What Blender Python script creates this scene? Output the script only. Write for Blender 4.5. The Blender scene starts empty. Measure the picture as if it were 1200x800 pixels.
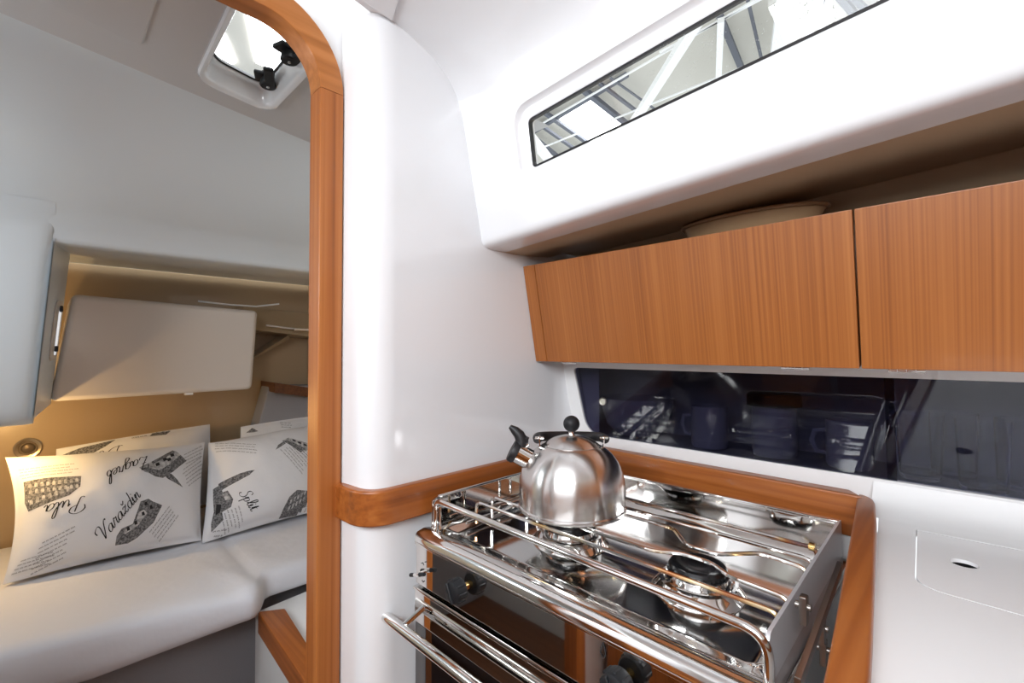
import bpy, bmesh, math, random
from mathutils import Vector, Matrix, noise
from mathutils.geometry import tessellate_polygon
random.seed(7)
PI = math.pi
COL = bpy.context.scene.collection

# ------------------------------------------------------------------ camera
YAW, PITCH, F, EYE = math.radians(44.5), math.radians(1.06), 540.0, 1.30
R3 = Vector((math.cos(YAW), math.sin(YAW), 0))
H3 = Vector((-math.sin(YAW), math.cos(YAW), 0))
FW = H3*math.cos(PITCH) + Vector((0, 0, math.sin(PITCH)))
UP = -H3*math.sin(PITCH) + Vector((0, 0, math.cos(PITCH)))
CAM = Vector((0, 0, EYE))
cd = bpy.data.cameras.new('camera'); cam = bpy.data.objects.new('camera', cd); COL.objects.link(cam)
cd.sensor_width = 36; cd.lens = 36*F/1200; cd.clip_start = .01
cam.matrix_world = Matrix.Translation(CAM) @ Matrix((R3, UP, -FW)).transposed().to_4x4()
bpy.context.scene.camera = cam

def at(px, py, X=None, Y=None, Z=None, n=None, c=None):
    """point of the place seen at a pixel, on a given plane"""
    d = FW + R3*((px-600)/F) - UP*((py-400)/F)
    if n is None:
        if X is not None: n, c = Vector((1, 0, 0)), X
        elif Y is not None: n, c = Vector((0, 1, 0)), Y
        else: n, c = Vector((0, 0, 1)), Z
    n = Vector(n)
    return CAM + d*((c - n.dot(CAM))/n.dot(d))

# ------------------------------------------------------------------ materials
def mat(name, col, rough=.5, metal=0, coat=0, spec=.5, **kw):
    m = bpy.data.materials.new(name); m.use_nodes = True
    b = m.node_tree.nodes['Principled BSDF']
    b.inputs['Base Color'].default_value = (*col, 1)
    b.inputs['Roughness'].default_value = rough; b.inputs['Metallic'].default_value = metal
    b.inputs['Coat Weight'].default_value = coat; b.inputs['Coat Roughness'].default_value = .03
    b.inputs['Specular IOR Level'].default_value = spec
    for k, v in kw.items(): b.inputs[k.replace('_', ' ')].default_value = v
    return m
def nd(m, t, **kw):
    n = m.node_tree.nodes.new(t)
    for k, v in kw.items():
        if k in n.inputs: n.inputs[k].default_value = v
        else: setattr(n, k, v)
    return n
def lk(m, a, ao, b, bi): m.node_tree.links.new(a.outputs[ao], b.inputs[bi])
def ramp(m, stops):
    r = nd(m, 'ShaderNodeValToRGB'); e = r.color_ramp.elements
    while len(e) < len(stops): e.new(.5)
    for el, (p, c) in zip(e, stops): el.position = p; el.color = (*c, 1)
    return r
def teak(name, axis, dark, mid, light, rough=.38, coat=.1, fine=190, dens=1.0, flat=None):
    m = mat(name, mid, rough, coat=coat); b = m.node_tree.nodes['Principled BSDF']
    tc = nd(m, 'ShaderNodeTexCoord'); mp = nd(m, 'ShaderNodeMapping')
    sc = [fine*dens]*3; sc[axis] = .9
    if flat is not None: sc[flat] = 1.0
    mp.inputs['Scale'].default_value = sc
    lk(m, tc, 'Object', mp, 'Vector')
    n1 = nd(m, 'ShaderNodeTexNoise', Scale=1.0, Detail=2.0, Roughness=.5); lk(m, mp, 'Vector', n1, 'Vector')
    mp2 = nd(m, 'ShaderNodeMapping'); s2 = [20.0]*3; s2[axis] = .22
    if flat is not None: s2[flat] = .5
    mp2.inputs['Scale'].default_value = s2
    lk(m, tc, 'Object', mp2, 'Vector')
    n2 = nd(m, 'ShaderNodeTexNoise', Scale=1.0, Detail=2.0, Roughness=.5, Distortion=.1); lk(m, mp2, 'Vector', n2, 'Vector')
    mx = nd(m, 'ShaderNodeMath', operation='MULTIPLY_ADD'); mx.inputs[1].default_value = .6
    lk(m, n1, 'Fac', mx, 0)
    m2 = nd(m, 'ShaderNodeMath', operation='MULTIPLY'); m2.inputs[1].default_value = .4; lk(m, n2, 'Fac', m2, 0)
    lk(m, m2, 'Value', mx, 2)
    r = ramp(m, [(.30, dark), (.50, mid), (.68, light)]); lk(m, mx, 'Value', r, 'Fac'); lk(m, r, 'Color', b, 'Base Color')
    return m
def bump(m, scale, strength, dist=.002, detail=3.0, vec='Object', mscale=None):
    b = m.node_tree.nodes['Principled BSDF']
    tc = nd(m, 'ShaderNodeTexCoord'); n = nd(m, 'ShaderNodeTexNoise', Scale=scale, Detail=detail)
    if mscale:
        mp = nd(m, 'ShaderNodeMapping'); mp.inputs['Scale'].default_value = mscale
        lk(m, tc, vec, mp, 'Vector'); lk(m, mp, 'Vector', n, 'Vector')
    else: lk(m, tc, vec, n, 'Vector')
    bp = nd(m, 'ShaderNodeBump', Strength=strength, Distance=dist); lk(m, n, 'Fac', bp, 'Height'); lk(m, bp, 'Normal', b, 'Normal')
    return m
def thin_glass(name, tint, gloss_rough=.0, ior=1.5, speck=None):
    m = bpy.data.materials.new(name); m.use_nodes = True; nt = m.node_tree
    nt.nodes.remove(nt.nodes['Principled BSDF']); out = nt.nodes['Material Output']
    t = nd(m, 'ShaderNodeBsdfTransparent', Color=(*tint, 1)); g = nd(m, 'ShaderNodeBsdfGlossy', Roughness=gloss_rough)
    fr = nd(m, 'ShaderNodeFresnel', IOR=ior); mx = nd(m, 'ShaderNodeMixShader')
    ge = nd(m, 'ShaderNodeNewGeometry'); sb = nd(m, 'ShaderNodeMath', operation='SUBTRACT'); sb.inputs[0].default_value = 1; lk(m, ge, 'Backfacing', sb, 1)
    ml = nd(m, 'ShaderNodeMath', operation='MULTIPLY'); lk(m, fr, 'Fac', ml, 0); lk(m, sb, 'Value', ml, 1)
    lk(m, ml, 'Value', mx, 0); lk(m, t, 'BSDF', mx, 1); lk(m, g, 'BSDF', mx, 2)
    last = mx
    if speck:
        tc = nd(m, 'ShaderNodeTexCoord'); v = nd(m, 'ShaderNodeTexVoronoi', Scale=speck); lk(m, tc, 'Object', v, 'Vector')
        r = ramp(m, [(.0, (1, 1, 1)), (.13, (1, 1, 1)), (.17, (0, 0, 0))]); lk(m, v, 'Distance', r, 'Fac')
        n = nd(m, 'ShaderNodeTexNoise', Scale=45.0); lk(m, tc, 'Object', n, 'Vector')
        r2 = ramp(m, [(.5, (0, 0, 0)), (.62, (1, 1, 1))]); lk(m, n, 'Fac', r2, 'Fac')
        mu = nd(m, 'ShaderNodeMath', operation='MULTIPLY'); lk(m, r, 'Color', mu, 0); lk(m, r2, 'Color', mu, 1)
        mu2 = nd(m, 'ShaderNodeMath', operation='MULTIPLY'); lk(m, mu, 'Value', mu2, 0); mu2.inputs[1].default_value = .6
        d = nd(m, 'ShaderNodeBsdfTranslucent', Color=(.95, .97, 1, 1)); m3 = nd(m, 'ShaderNodeMixShader')
        lk(m, mu2, 'Value', m3, 0); lk(m, mx, 'Shader', m3, 1); lk(m, d, 'BSDF', m3, 2); last = m3
    lk(m, last, 'Shader', out, 'Surface')
    return m
def emit(name, col, s):
    m = mat(name, col, .6); b = m.node_tree.nodes['Principled BSDF']
    b.inputs['Emission Color'].default_value = (*col, 1); b.inputs['Emission Strength'].default_value = s
    return m

TD, TM, TL = (.18, .052, .009), (.33, .108, .022), (.43, .165, .042)
M = {}
M['gelcoat'] = mat('white_gelcoat', (.77, .79, .815), .16, coat=.6)
M['gelcoat_soft'] = mat('white_gelcoat_satin', (.80, .805, .81), .3, coat=.2)
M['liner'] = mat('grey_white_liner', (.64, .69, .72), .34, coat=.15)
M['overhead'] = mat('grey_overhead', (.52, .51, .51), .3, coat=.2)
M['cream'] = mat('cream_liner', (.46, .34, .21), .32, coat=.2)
M['pod'] = mat('pale_locker', (.66, .61, .56), .28, coat=.2)
M['greyfab'] = bump(mat('grey_lining', (.30, .30, .32), .9), 300, .3)
M['teak_z'] = teak('teak_upright_grain', 2, TD, TM, TL)
M['teak_door'] = teak('teak_door_veneer', 2, (.195, .056, .009), (.30, .096, .018), (.375, .135, .031), flat=1, fine=240)
M['teak_y'] = teak('teak_long_grain_y', 1, (.18, .048, .008), (.30, .085, .015), (.39, .13, .028), fine=90)
M['teak_x'] = teak('teak_long_grain_x', 0, (.18, .048, .008), (.30, .085, .015), (.39, .13, .028), fine=90)
M['teak_post'] = teak('teak_post_grain', 2, (.20, .06, .011), (.33, .10, .020), (.41, .145, .036), fine=110)
M['teak_dark'] = teak('teak_dark', 0, (.06, .02, .008), (.11, .038, .014), (.15, .055, .02), fine=90)
M['under'] = mat('painted_underside_shade', (.42, .31, .20), .5)  # shade and teak reflection painted into the colour of a white underside
M['brown'] = mat('brown_lining', (.16, .085, .05), .5)
M['steel'] = mat('polished_steel', (.80, .79, .77), .07, 1)
M['steel_mirror'] = mat('mirror_steel', (.74, .72, .70), .035, 1)
M['steel_tray'] = bump(mat('tray_steel', (.80, .80, .79), .085, 1), 7, .10, .004, 1.0)
M['steel_brushed'] = mat('brushed_steel', (.80, .79, .78), .19, 1)
M['steel_dark'] = mat('dull_steel', (.32, .30, .28), .3, 1)
def brushed(name, col, rough, an):
    m = mat(name, col, rough, 1); b = m.node_tree.nodes['Principled BSDF']
    t = nd(m, 'ShaderNodeTangent', direction_type='RADIAL', axis='Z'); b.inputs['Anisotropic'].default_value = an; b.inputs['Anisotropic Rotation'].default_value = .25
    lk(m, t, 'Tangent', b, 'Tangent'); return m
M['steel_kettle'] = brushed('brushed_kettle_steel', (.72, .71, .70), .24, .8)
def heat(name):
    m = mat(name, (.7, .66, .6), .1, 1); b = m.node_tree.nodes['Principled BSDF']
    tc = nd(m, 'ShaderNodeTexCoord'); n = nd(m, 'ShaderNodeTexNoise', Scale=9.0, Detail=1.0); lk(m, tc, 'Object', n, 'Vector')
    r = ramp(m, [(.49, (.80, .79, .77)), (.56, (.80, .60, .32)), (.62, (.50, .22, .10)), (.70, (.25, .16, .16))])
    lk(m, n, 'Fac', r, 'Fac'); lk(m, r, 'Color', b, 'Base Color'); return m
M['heat'] = heat('heat_tinted_steel')
M['black'] = mat('black_plastic', (.010, .011, .013), .5, spec=.3)
M['side_steel'] = mat('satin_side_steel', (.66, .66, .68), .35, .5)
M['rubber'] = mat('black_rubber', (.008, .008, .01), .5)
M['cast'] = mat('black_enamel', (.006, .006, .007), .22)
M['blackglass'] = mat('black_glass', (.005, .005, .006), .04, coat=1)
M['brass'] = mat('brass', (.75, .52, .2), .2, 1)
M['sheet'] = bump(mat('white_sheet', (.67, .68, .73), .9), 9, .5, .01, 4.0)
M['cotton'] = bump(mat('printed_cotton', (.77, .78, .81), .9), 8, .45, .012, 4.0)
M['ink'] = mat('black_ink', (.02, .02, .022), .9)
def sketch(name, a, b_, sc):
    m = mat(name, a, .9); b = m.node_tree.nodes['Principled BSDF']
    tc = nd(m, 'ShaderNodeTexCoord'); n = nd(m, 'ShaderNodeTexNoise', Scale=sc, Detail=3.0); lk(m, tc, 'Object', n, 'Vector')
    r = ramp(m, [(.38, a), (.62, b_)]); lk(m, n, 'Fac', r, 'Fac'); lk(m, r, 'Color', b, 'Base Color'); return m
M['ink_mid'] = sketch('grey_ink', (.07, .07, .073), (.26, .26, .27), 170)
M['ink_pale'] = sketch('pale_grey_ink', (.28, .28, .29), (.62, .62, .62), 70)
M['ink_fine'] = mat('fine_ink', (.13, .13, .14), .9)
M['glass'] = thin_glass('clear_glass', (.97, .98, .98), speck=240)
M['glass_plain'] = thin_glass('clear_pane', (.96, .97, .98))
M['tint'] = thin_glass('tinted_acrylic', (.42, .42, .50), ior=1.36)
M['tint_pale'] = thin_glass('paler_tinted_acrylic', (.54, .55, .64), ior=1.45)
M['drinkglass'] = mat('drinking_glass', (.95, .96, 1), .03, Transmission_Weight=1.0, IOR=1.3)
M['gasket'] = mat('black_gasket', (.01, .01, .012), .5)
M['dish'] = mat('tan_dish', (.55, .36, .2), .35)
M['china'] = mat('grey_china', (.5, .5, .52), .3)
M['floor'] = teak('teak_sole', 0, (.20, .07, .02), (.34, .13, .035), (.45, .19, .06), fine=60)
M['roof'] = mat('roof_sheet', (.60, .58, .52), .8)
M['beam'] = mat('white_beam', (.95, .95, .95), .6)
M['purlin'] = mat('grey_purlin', (.12, .13, .16), .7)
M['sky'] = emit('skylight_panel', (1, 1, 1), 9.0)
M['ring'] = mat('lamp_ring', (.45, .36, .24), .3, 1)
M['hole'] = mat('painted_hole_shade', (.004, .004, .005), .7)  # near-black that paints the shade inside the lid's hole

# ------------------------------------------------------------------ mesh helpers
def wloc(o):
    v = Vector((0, 0, 0))
    while o is not None: v += o.location; o = o.parent
    return v
def obj(name, bm, m, parent=None, smooth=35, loc=None, kind=None):
    """link a bmesh given in world coordinates as one mesh object"""
    base = wloc(parent) if parent else Vector((0, 0, 0))
    l = Vector(loc) if loc is not None else Vector((0, 0, 0))
    off = base + l
    if off.length: bmesh.ops.translate(bm, verts=bm.verts, vec=-off)
    bmesh.ops.recalc_face_normals(bm, faces=bm.faces)
    me = bpy.data.meshes.new(name); bm.to_mesh(me); bm.free()
    for x in (m if isinstance(m, (list, tuple)) else [m]): me.materials.append(M[x] if isinstance(x, str) else x)
    if smooth:
        me.polygons.foreach_set('use_smooth', [True]*len(me.polygons))
        me.set_sharp_from_angle(angle=math.radians(smooth))
    o = bpy.data.objects.new(name, me); COL.objects.link(o); o.location = l
    if smooth:
        wn = o.modifiers.new('normals', 'WEIGHTED_NORMAL'); wn.keep_sharp = True; wn.weight = 80
    if parent: o.parent = parent
    if kind: o['kind'] = kind
    return o
def thing(name, label, cat, loc=(0, 0, 0), group=None):
    o = bpy.data.objects.new(name, None); COL.objects.link(o); o.location = loc; o.empty_display_size = .05
    o['label'] = label; o['category'] = cat
    if group: o['group'] = group
    return o
def tag(o, label, cat, group=None):
    o['label'] = label; o['category'] = cat
    if group: o['group'] = group
    return o
def struct(name, bm, m, label=None, cat='structure', smooth=35, parent=None):
    o = obj(name, bm, m, parent, smooth)
    if not parent:
        o['kind'] = 'structure'; o['label'] = label or name.replace('_', ' '); o['category'] = cat
    return o
BM = bmesh.new
def join(dst, src):
    me = bpy.data.meshes.new('t'); src.to_mesh(me); src.free(); dst.from_mesh(me); bpy.data.meshes.remove(me)
def box(bm, a, b, bev=0, seg=2, mtx=None):
    t = BM(); r = bmesh.ops.create_cube(t, size=1)
    a, b = Vector(a), Vector(b)
    for v in t.verts: v.co = Vector(((a[i]+b[i])/2 + v.co[i]*(b[i]-a[i]) for i in range(3)))
    if bev: bmesh.ops.bevel(t, geom=t.edges[:], offset=bev, segments=seg, profile=.5, affect='EDGES')
    if mtx: bmesh.ops.transform(t, matrix=mtx, verts=t.verts)
    join(bm, t)
def hexa(bm, pts, bev=0, seg=2):
    """8 points: four of one face in order, four of the opposite one"""
    t = BM(); v = [t.verts.new(p) for p in pts]
    for f in ((0, 1, 2, 3), (7, 6, 5, 4), (0, 4, 5, 1), (1, 5, 6, 2), (2, 6, 7, 3), (3, 7, 4, 0)): t.faces.new([v[i] for i in f])
    bmesh.ops.recalc_face_normals(t, faces=t.faces)
    if bev: bmesh.ops.bevel(t, geom=t.edges[:], offset=bev, segments=seg, profile=.5, affect='EDGES')
    join(bm, t)
def grid(bm, rows, close=False):
    vs = [[bm.verts.new(p) for p in r] for r in rows]
    n = len(vs[0])
    for i in range(len(vs)-1):
        for j in range(n if close else n-1):
            k = (j+1) % n
            try: bm.faces.new((vs[i][j], vs[i][k], vs[i+1][k], vs[i+1][j]))
            except ValueError: pass
    return vs
def tube(bm, pts, r, n=10, closed=False, cap=True):
    pts = [Vector(p) for p in pts]; N = len(pts); rings = []; up = None
    for i, p in enumerate(pts):
        a = pts[i-1] if (i > 0 or closed) else p; b = pts[(i+1) % N] if (i < N-1 or closed) else p
        t = (b-a).normalized()
        if up is None: up = Vector((0, 0, 1)) if abs(t.z) < .9 else Vector((0, 1, 0))
        s = t.cross(up).normalized(); up = s.cross(t).normalized()
        rr = r[i] if isinstance(r, (list, tuple)) else r
        rings.append([p + s*math.cos(2*PI*k/n)*rr + up*math.sin(2*PI*k/n)*rr for k in range(n)])
    if closed: rings.append(rings[0])
    v = grid(bm, rings, True)
    if not closed and cap:
        bm.faces.new(v[0][::-1]); bm.faces.new(v[-1])
    if closed: bmesh.ops.remove_doubles(bm, verts=bm.verts, dist=1e-6)
def rnd(pts, r, seg=5, closed=False):
    """round the corners of a polyline"""
    pts = [Vector(p) for p in pts]; out = []; N = len(pts)
    for i, p in enumerate(pts):
        if not closed and i in (0, N-1): out.append(p); continue
        a, b = pts[i-1], pts[(i+1) % N]; rr = r[i] if isinstance(r, (list, tuple)) else r
        la, lb = (a-p).length, (b-p).length; rr = min(rr, la*.49, lb*.49)
        p0, p1 = p+(a-p).normalized()*rr, p+(b-p).normalized()*rr
        for k in range(seg+1):
            t = k/seg; out.append(p0*(1-t)**2 + p*2*t*(1-t) + p1*t*t)
    return out
def lathe(bm, prof, n=40, mtx=None):
    t = BM(); rows = []
    for (r, z) in prof: rows.append([Vector((max(r, 1e-5)*math.cos(2*PI*k/n), max(r, 1e-5)*math.sin(2*PI*k/n), z)) for k in range(n)])
    grid(t, rows, True); bmesh.ops.remove_doubles(t, verts=t.verts, dist=3e-5)
    if mtx is not None: bmesh.ops.transform(t, matrix=mtx, verts=t.verts)
    join(bm, t)
def axis_mtx(p, d):
    d = Vector(d).normalized(); return Matrix.Translation(Vector(p)) @ d.to_track_quat('Z', 'Y').to_matrix().to_4x4()
def plate(bm, outer, holes, vec, side=True):
    """planar polygon with holes pushed along vec"""
    vec = Vector(vec); loops = [[Vector(p) for p in outer]] + [[Vector(p) for p in h] for h in holes]
    tri = tessellate_polygon(loops); flat = [p for l in loops for p in l]
    a = [bm.verts.new(p) for p in flat]
    for t in tri:
        try: bm.faces.new([a[i] for i in t])
        except ValueError: pass
    if vec.length:
        b = [bm.verts.new(p+vec) for p in flat]
        for t in tri:
            try: bm.faces.new([b[i] for i in reversed(t)])
            except ValueError: pass
        k = 0
        for l in loops:
            for i in range(len(l)):
                j = (i+1) % len(l); bm.faces.new((a[k+i], a[k+j], b[k+j], b[k+i]))
            k += len(l)
def sweep(bm, path, section, frame):
    """section (list of 2D) swept along path; frame(i) -> (axis_u, axis_v)"""
    rows = []
    for i, p in enumerate(path):
        u, v = frame(i); rows.append([Vector(p)+u*s[0]+v*s[1] for s in section])
    g = grid(bm, rows, True); bm.faces.new(g[0][::-1]); bm.faces.new(g[-1])
def rrect(w, h, r, seg=3):
    out = []
    for cx, cy, a0 in ((w-r, h-r, 0), (r, h-r, 90), (r, r, 180), (w-r, r, 270)):
        for k in range(seg+1):
            a = math.radians(a0+90*k/seg); out.append((cx+r*math.cos(a), cy+r*math.sin(a)))
    return out

# =================================================================== THE SETTING
def coachY(Z): return .663-.217*(Z-1.72)
XB = -.785                                      # galley face of the bulkhead
# ---- moulded galley side of the bulkhead: plan curve pulled upright
def galley_plan(off=0):
    return rnd([(-.886, .4145, 0), (XB, .428, 0), (XB, 1.03, 0), (-.70, 1.045, 0)], [0, .095, .045, 0], 14)
bm = BM(); pl = galley_plan()
def ylim(z): return 9 if z < 1.55 else coachY(z)+.035
grid(bm, [[(p.x if p.y <= ylim(z) else XB, min(p.y, ylim(z)), z) for p in pl] for z in (0, 1.0, 1.28, 1.32, 1.54, 1.56, 1.7, 1.84, 1.93, 2.02)])
struct('wall_galley_side', bm, 'gelcoat', 'glossy white moulded wall left of the stove', 'wall')

# ---- bulkhead with the arched doorway
arch_in = [at(*p, X=-.88) for p in ((378, 130), (380.5, 89), (376.5, 68), (362, 44), (331, 21), (305, 7))]
DY = .366                                       # inner edge of the right post
def arch_path(off):
    r = .10+off; yc, zc = DY-.10, 1.805; o = []
    o.append(Vector((0, DY+off, .02))); o.append(Vector((0, DY+off, 1.2)))
    for k in range(15):
        a = PI/2*k/14; o.append(Vector((0, yc+r*math.cos(a), zc+r*1.03*math.sin(a))))
    yl = -.18
    for k in range(15):
        a = PI/2+PI/2*k/14; o.append(Vector((0, yl+.10+r*math.cos(a), zc+r*1.03*math.sin(a))))
    o.append(Vector((0, yl-off, 1.2))); o.append(Vector((0, yl-off, .02)))
    return o
bm = BM()
hole = arch_path(.012)
outer = [Vector((0, .44, 0)), Vector((0, .44, 2.1)), Vector((0, -1.7, 2.1)), Vector((0, -1.7, 0))]
poly = [outer[0], outer[1], outer[2], outer[3]] + list(reversed(hole))
poly = [Vector((-.888, p.y, max(p.z, 0))) for p in poly]
plate(bm, poly, [], (-.03, 0, 0))
struct('wall_bulkhead', bm, 'gelcoat', 'white bulkhead pierced by the arched doorway', 'wall', 30)
# ---- teak door trim
def trim_run(pa, pb, name, label):
    bm = BM(); sec = rrect(1, 1, .08, 2)
    rows = []
    for a, b in zip(pa, pb):
        d = b-a
        rows.append([Vector((-.925+.051*s[0], a.y+d.y*s[1], a.z+d.z*s[1])) for s in sec])
    g = grid(bm, rows, True); bm.faces.new(g[0][::-1]); bm.faces.new(g[-1])
    return bm
W = .047
pin, pout = arch_path(0), arch_path(W)
dt = bpy.data.objects.new('trim_1', None); COL.objects.link(dt); dt['kind'] = 'structure'
dt['label'] = 'arched teak trim framing the cabin doorway'; dt['category'] = 'trim'
zc = 1.805
post_in = [Vector((0, DY, z)) for z in (.02, .6, 1.2, zc-.001)]; post_out = [Vector((0, DY+W, z)) for z in (.02, .6, 1.2, zc-.001)]
obj('post', trim_run(post_in, post_out, '', ''), 'teak_post', dt, 30)
obj('arch_head', trim_run(pin[2:32], pout[2:32], '', ''), teak('teak_arch', 1, (.27, .09, .018), (.41, .145, .034), (.49, .19, .055), fine=70), dt, 30)
lp_in = [Vector((0, -.18, z)) for z in (.02, 1.2, zc)]; lp_out = [Vector((0, -.18-W, z)) for z in (.02, 1.2, zc)]
obj('post', trim_run(lp_in, lp_out, '', ''), 'teak_post', dt, 30)

# ---- coachroof liner: ceiling, side with window, lip
def lipdz(X): return .045*(min(X, .3)-XB)/.84
XE = 1.0
prof_top = [(-1.7, 2.03), (-.6, 2.02), (.0, 1.995), (.25, 1.977), (.414, 1.951), (.50, 1.932), (.56, 1.913), (.603, 1.884), (.625, 1.855)]
ZT = 1.82                                       # where the flat side begins
lip = [(.0013, -.006), (.0035, -.012), (.008, -.0172), (.015, -.0205), (.024, -.0218), (.045, -.022), (.075, -.022)]
xs = [XB-.02, -.6, -.3, 0, .3, .6, XE]
cNor = Vector((0, 1, .217)); cC = .663+.217*1.72
win_px = [(620, 198), (613, 142), (856, 0)]
zb = lambda X: 1.663+.067*(X+.616)
zt = lambda X: 1.754+.064*(X+.61)
def cp(X, Z, d=0):                               # point on the coach side, d towards the outside
    n = cNor.normalized(); return Vector((X, coachY(Z), Z)) + n*d
XW = .42
wloop = lambda g: rnd([cp(-.616-g, zb(-.616)-g), cp(XW+g, zb(XW)-g), cp(XW+g, zt(XW)+g), cp(-.612-g, zt(-.612)+g)], [.012+g]*4, 5, True)
bm = BM()
outer = [cp(x, 1.556+lipdz(x)) for x in xs] + [cp(x, ZT) for x in reversed(xs)]
hole = wloop(.026)
plate(bm, outer, [hole], (0, 0, 0))
# bevelled recess round the window
n = cNor.normalized()
rows = [hole]
for g, d in ((.024, .004), (.020, .0085), (.016, .010), (.003, .010), (.0, .012), (0, .03)): rows.append([p+n*d for p in wloop(g)])
grid(bm, rows, True)
grid(bm, [[Vector((x, y, z)) for x in xs] for y, z in prof_top] + [[cp(x, ZT) for x in xs]])
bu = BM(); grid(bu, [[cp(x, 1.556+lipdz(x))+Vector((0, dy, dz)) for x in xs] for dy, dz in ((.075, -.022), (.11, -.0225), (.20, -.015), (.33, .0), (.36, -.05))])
struct('ceiling_underside', bu, 'under', 'underside of the side deck above the teak cupboard, shade painted in tan', 'ceiling')
rows = [[cp(x, 1.556+lipdz(x)) for x in xs]]
for dy, dz in lip: rows.append([cp(x, 1.556+lipdz(x))+Vector((0, dy, dz)) for x in xs])
grid(bm, rows)
bmesh.ops.remove_doubles(bm, verts=bm.verts, dist=1e-5)
struct('ceiling', bm, 'gelcoat', 'white coachroof lining above the galley', 'ceiling', 50)
# shallow panel in the ceiling
cn = Vector((0, .0310, .133)).normalized()
def cz(Y): return 1.951-.233*(Y-.414) if Y > .25 else 1.989-.05*(Y-.25)
bm = BM()
e0, e1 = Vector((XB+.004, .468, 0)), Vector((XB+.14, .405, 0))
pp = [(XB+.004, .465), (-.30, .30), (-.30, -.2), (XB+.004, -.2)]
hexa(bm, [(x, y, cz(y)-.006) for x, y in pp] + [(x, y, cz(y)+.006) for x, y in pp], .003)
struct('ceiling_panel', bm, 'gelcoat', 'flat white panel set in the ceiling beside the doorway', 'ceiling panel')

# ---- long coachroof window
w1 = bpy.data.objects.new('window_1', None); COL.objects.link(w1); w1['kind'] = 'structure'
w1['label'] = 'long narrow window in the white coachroof side'; w1['category'] = 'window'
bm = BM(); a, b = wloop(.0), wloop(-.004)
grid(bm, [[p+n*.0115 for p in a], [p+n*.0105 for p in b], [p+n*.02 for p in b]], True)
obj('gasket', bm, 'gasket', w1, 0)
bm = BM(); plate(bm, [p+n*.0125 for p in wloop(-.002)], [], n*.006)
obj('pane', bm, 'glass', w1, 0)

# ---- hangar beyond the window
bm = BM(); ZR = 7.0
grid(bm, [[(x, y, ZR+.05*math.sin(k*.0)) for x in (-40, 25)] for k, y in enumerate((-14, 40))])
struct('roof_hangar', bm, 'roof', 'pale sheet roof of the hangar outside', 'roof')
def roof_pt(px, py, z=ZR-.05): return at(px, py, Z=z)
bm = BM()
q = [roof_pt(*p, z=ZR-.03) for p in ((650, 141), (693, 115), (733, 145), (690, 168))]
plate(bm, q, [], (0, 0, .02)); struct('skylight', bm, 'sky', 'bright skylight panel in the hangar roof', 'skylight')
for q in ([(284, -5), (308, -5), (345, 58), (330, 86), (300, 74)], [(246, 66), (262, 40), (276, 74), (262, 78)]):
    bm = BM(); plate(bm, [roof_pt(*p, z=ZR-.03) for p in q], [], (0, 0, .02)); struct('skylight', bm, 'sky', 'bright hangar skylight seen through the deck hatch', 'skylight')
def beam(name, p0, p1, w, z, m, label):
    a, b = roof_pt(*p0, z=z), roof_pt(*p1, z=z); d = (b-a).normalized(); s = d.cross(Vector((0, 0, 1)))
    a -= d*1.0; b += d*1.0; bm = BM(); h = Vector((0, 0, w*.8)); s = s*w/2
    hexa(bm, [a-s, a+s, b+s, b-s, a-s+h, a+s+h, b+s+h, b-s+h]); struct(name, bm, m, label, 'roof beam')
for k, (p0, p1, w, z, m) in enumerate([((747, 140), (822, 22), .16, 6.2, 'beam'), ((912, 60), (922, -10), .20, 6.2, 'beam'), ((948, 38), (966, -10), .12, 6.2, 'beam'), ((964, 40), (972, -10), .10, 6.2, 'beam'),
        ((618, 160), (648, 196), .20, 6.4, 'beam'), ((842, 95), (843, 70), .10, 6.4, 'beam'),
        ((617, 156), (840, 27), .035, 6.5, 'beam'), ((632, 175), (1000, 28), .035, 6.5, 'beam'), ((840, 27), (920, -15), .035, 6.5, 'beam'),
        ((650, 142), (690, 170), .10, 6.8, 'purlin'), ((693, 115), (735, 148), .12, 6.8, 'purlin'), ((650, 141), (693, 115), .10, 6.85, 'purlin'),
        ((700, 97), (745, 131), .07, 6.8, 'purlin'), ((715, 92), (755, 120), .04, 6.8, 'purlin'), ((620, 158), (655, 186), .10, 6.8, 'purlin'), ((622, 140), (672, 175), .08, 6.8, 'purlin'),
        ((838, 8), (868, 80), .10, 6.8, 'purlin'), ((985, 0), (1010, 30), .10, 6.8, 'purlin'), ((1000, 0), (1022, 20), .08, 6.8, 'purlin'), ((876, 0), (890, 60), .05, 6.8, 'purlin')]):
    beam('roof_beam', p0, p1, w, z, m, ('white steel truss bar' if m == 'beam' else 'dark grey roof purlin') + ' of the hangar seen through the window')

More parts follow.
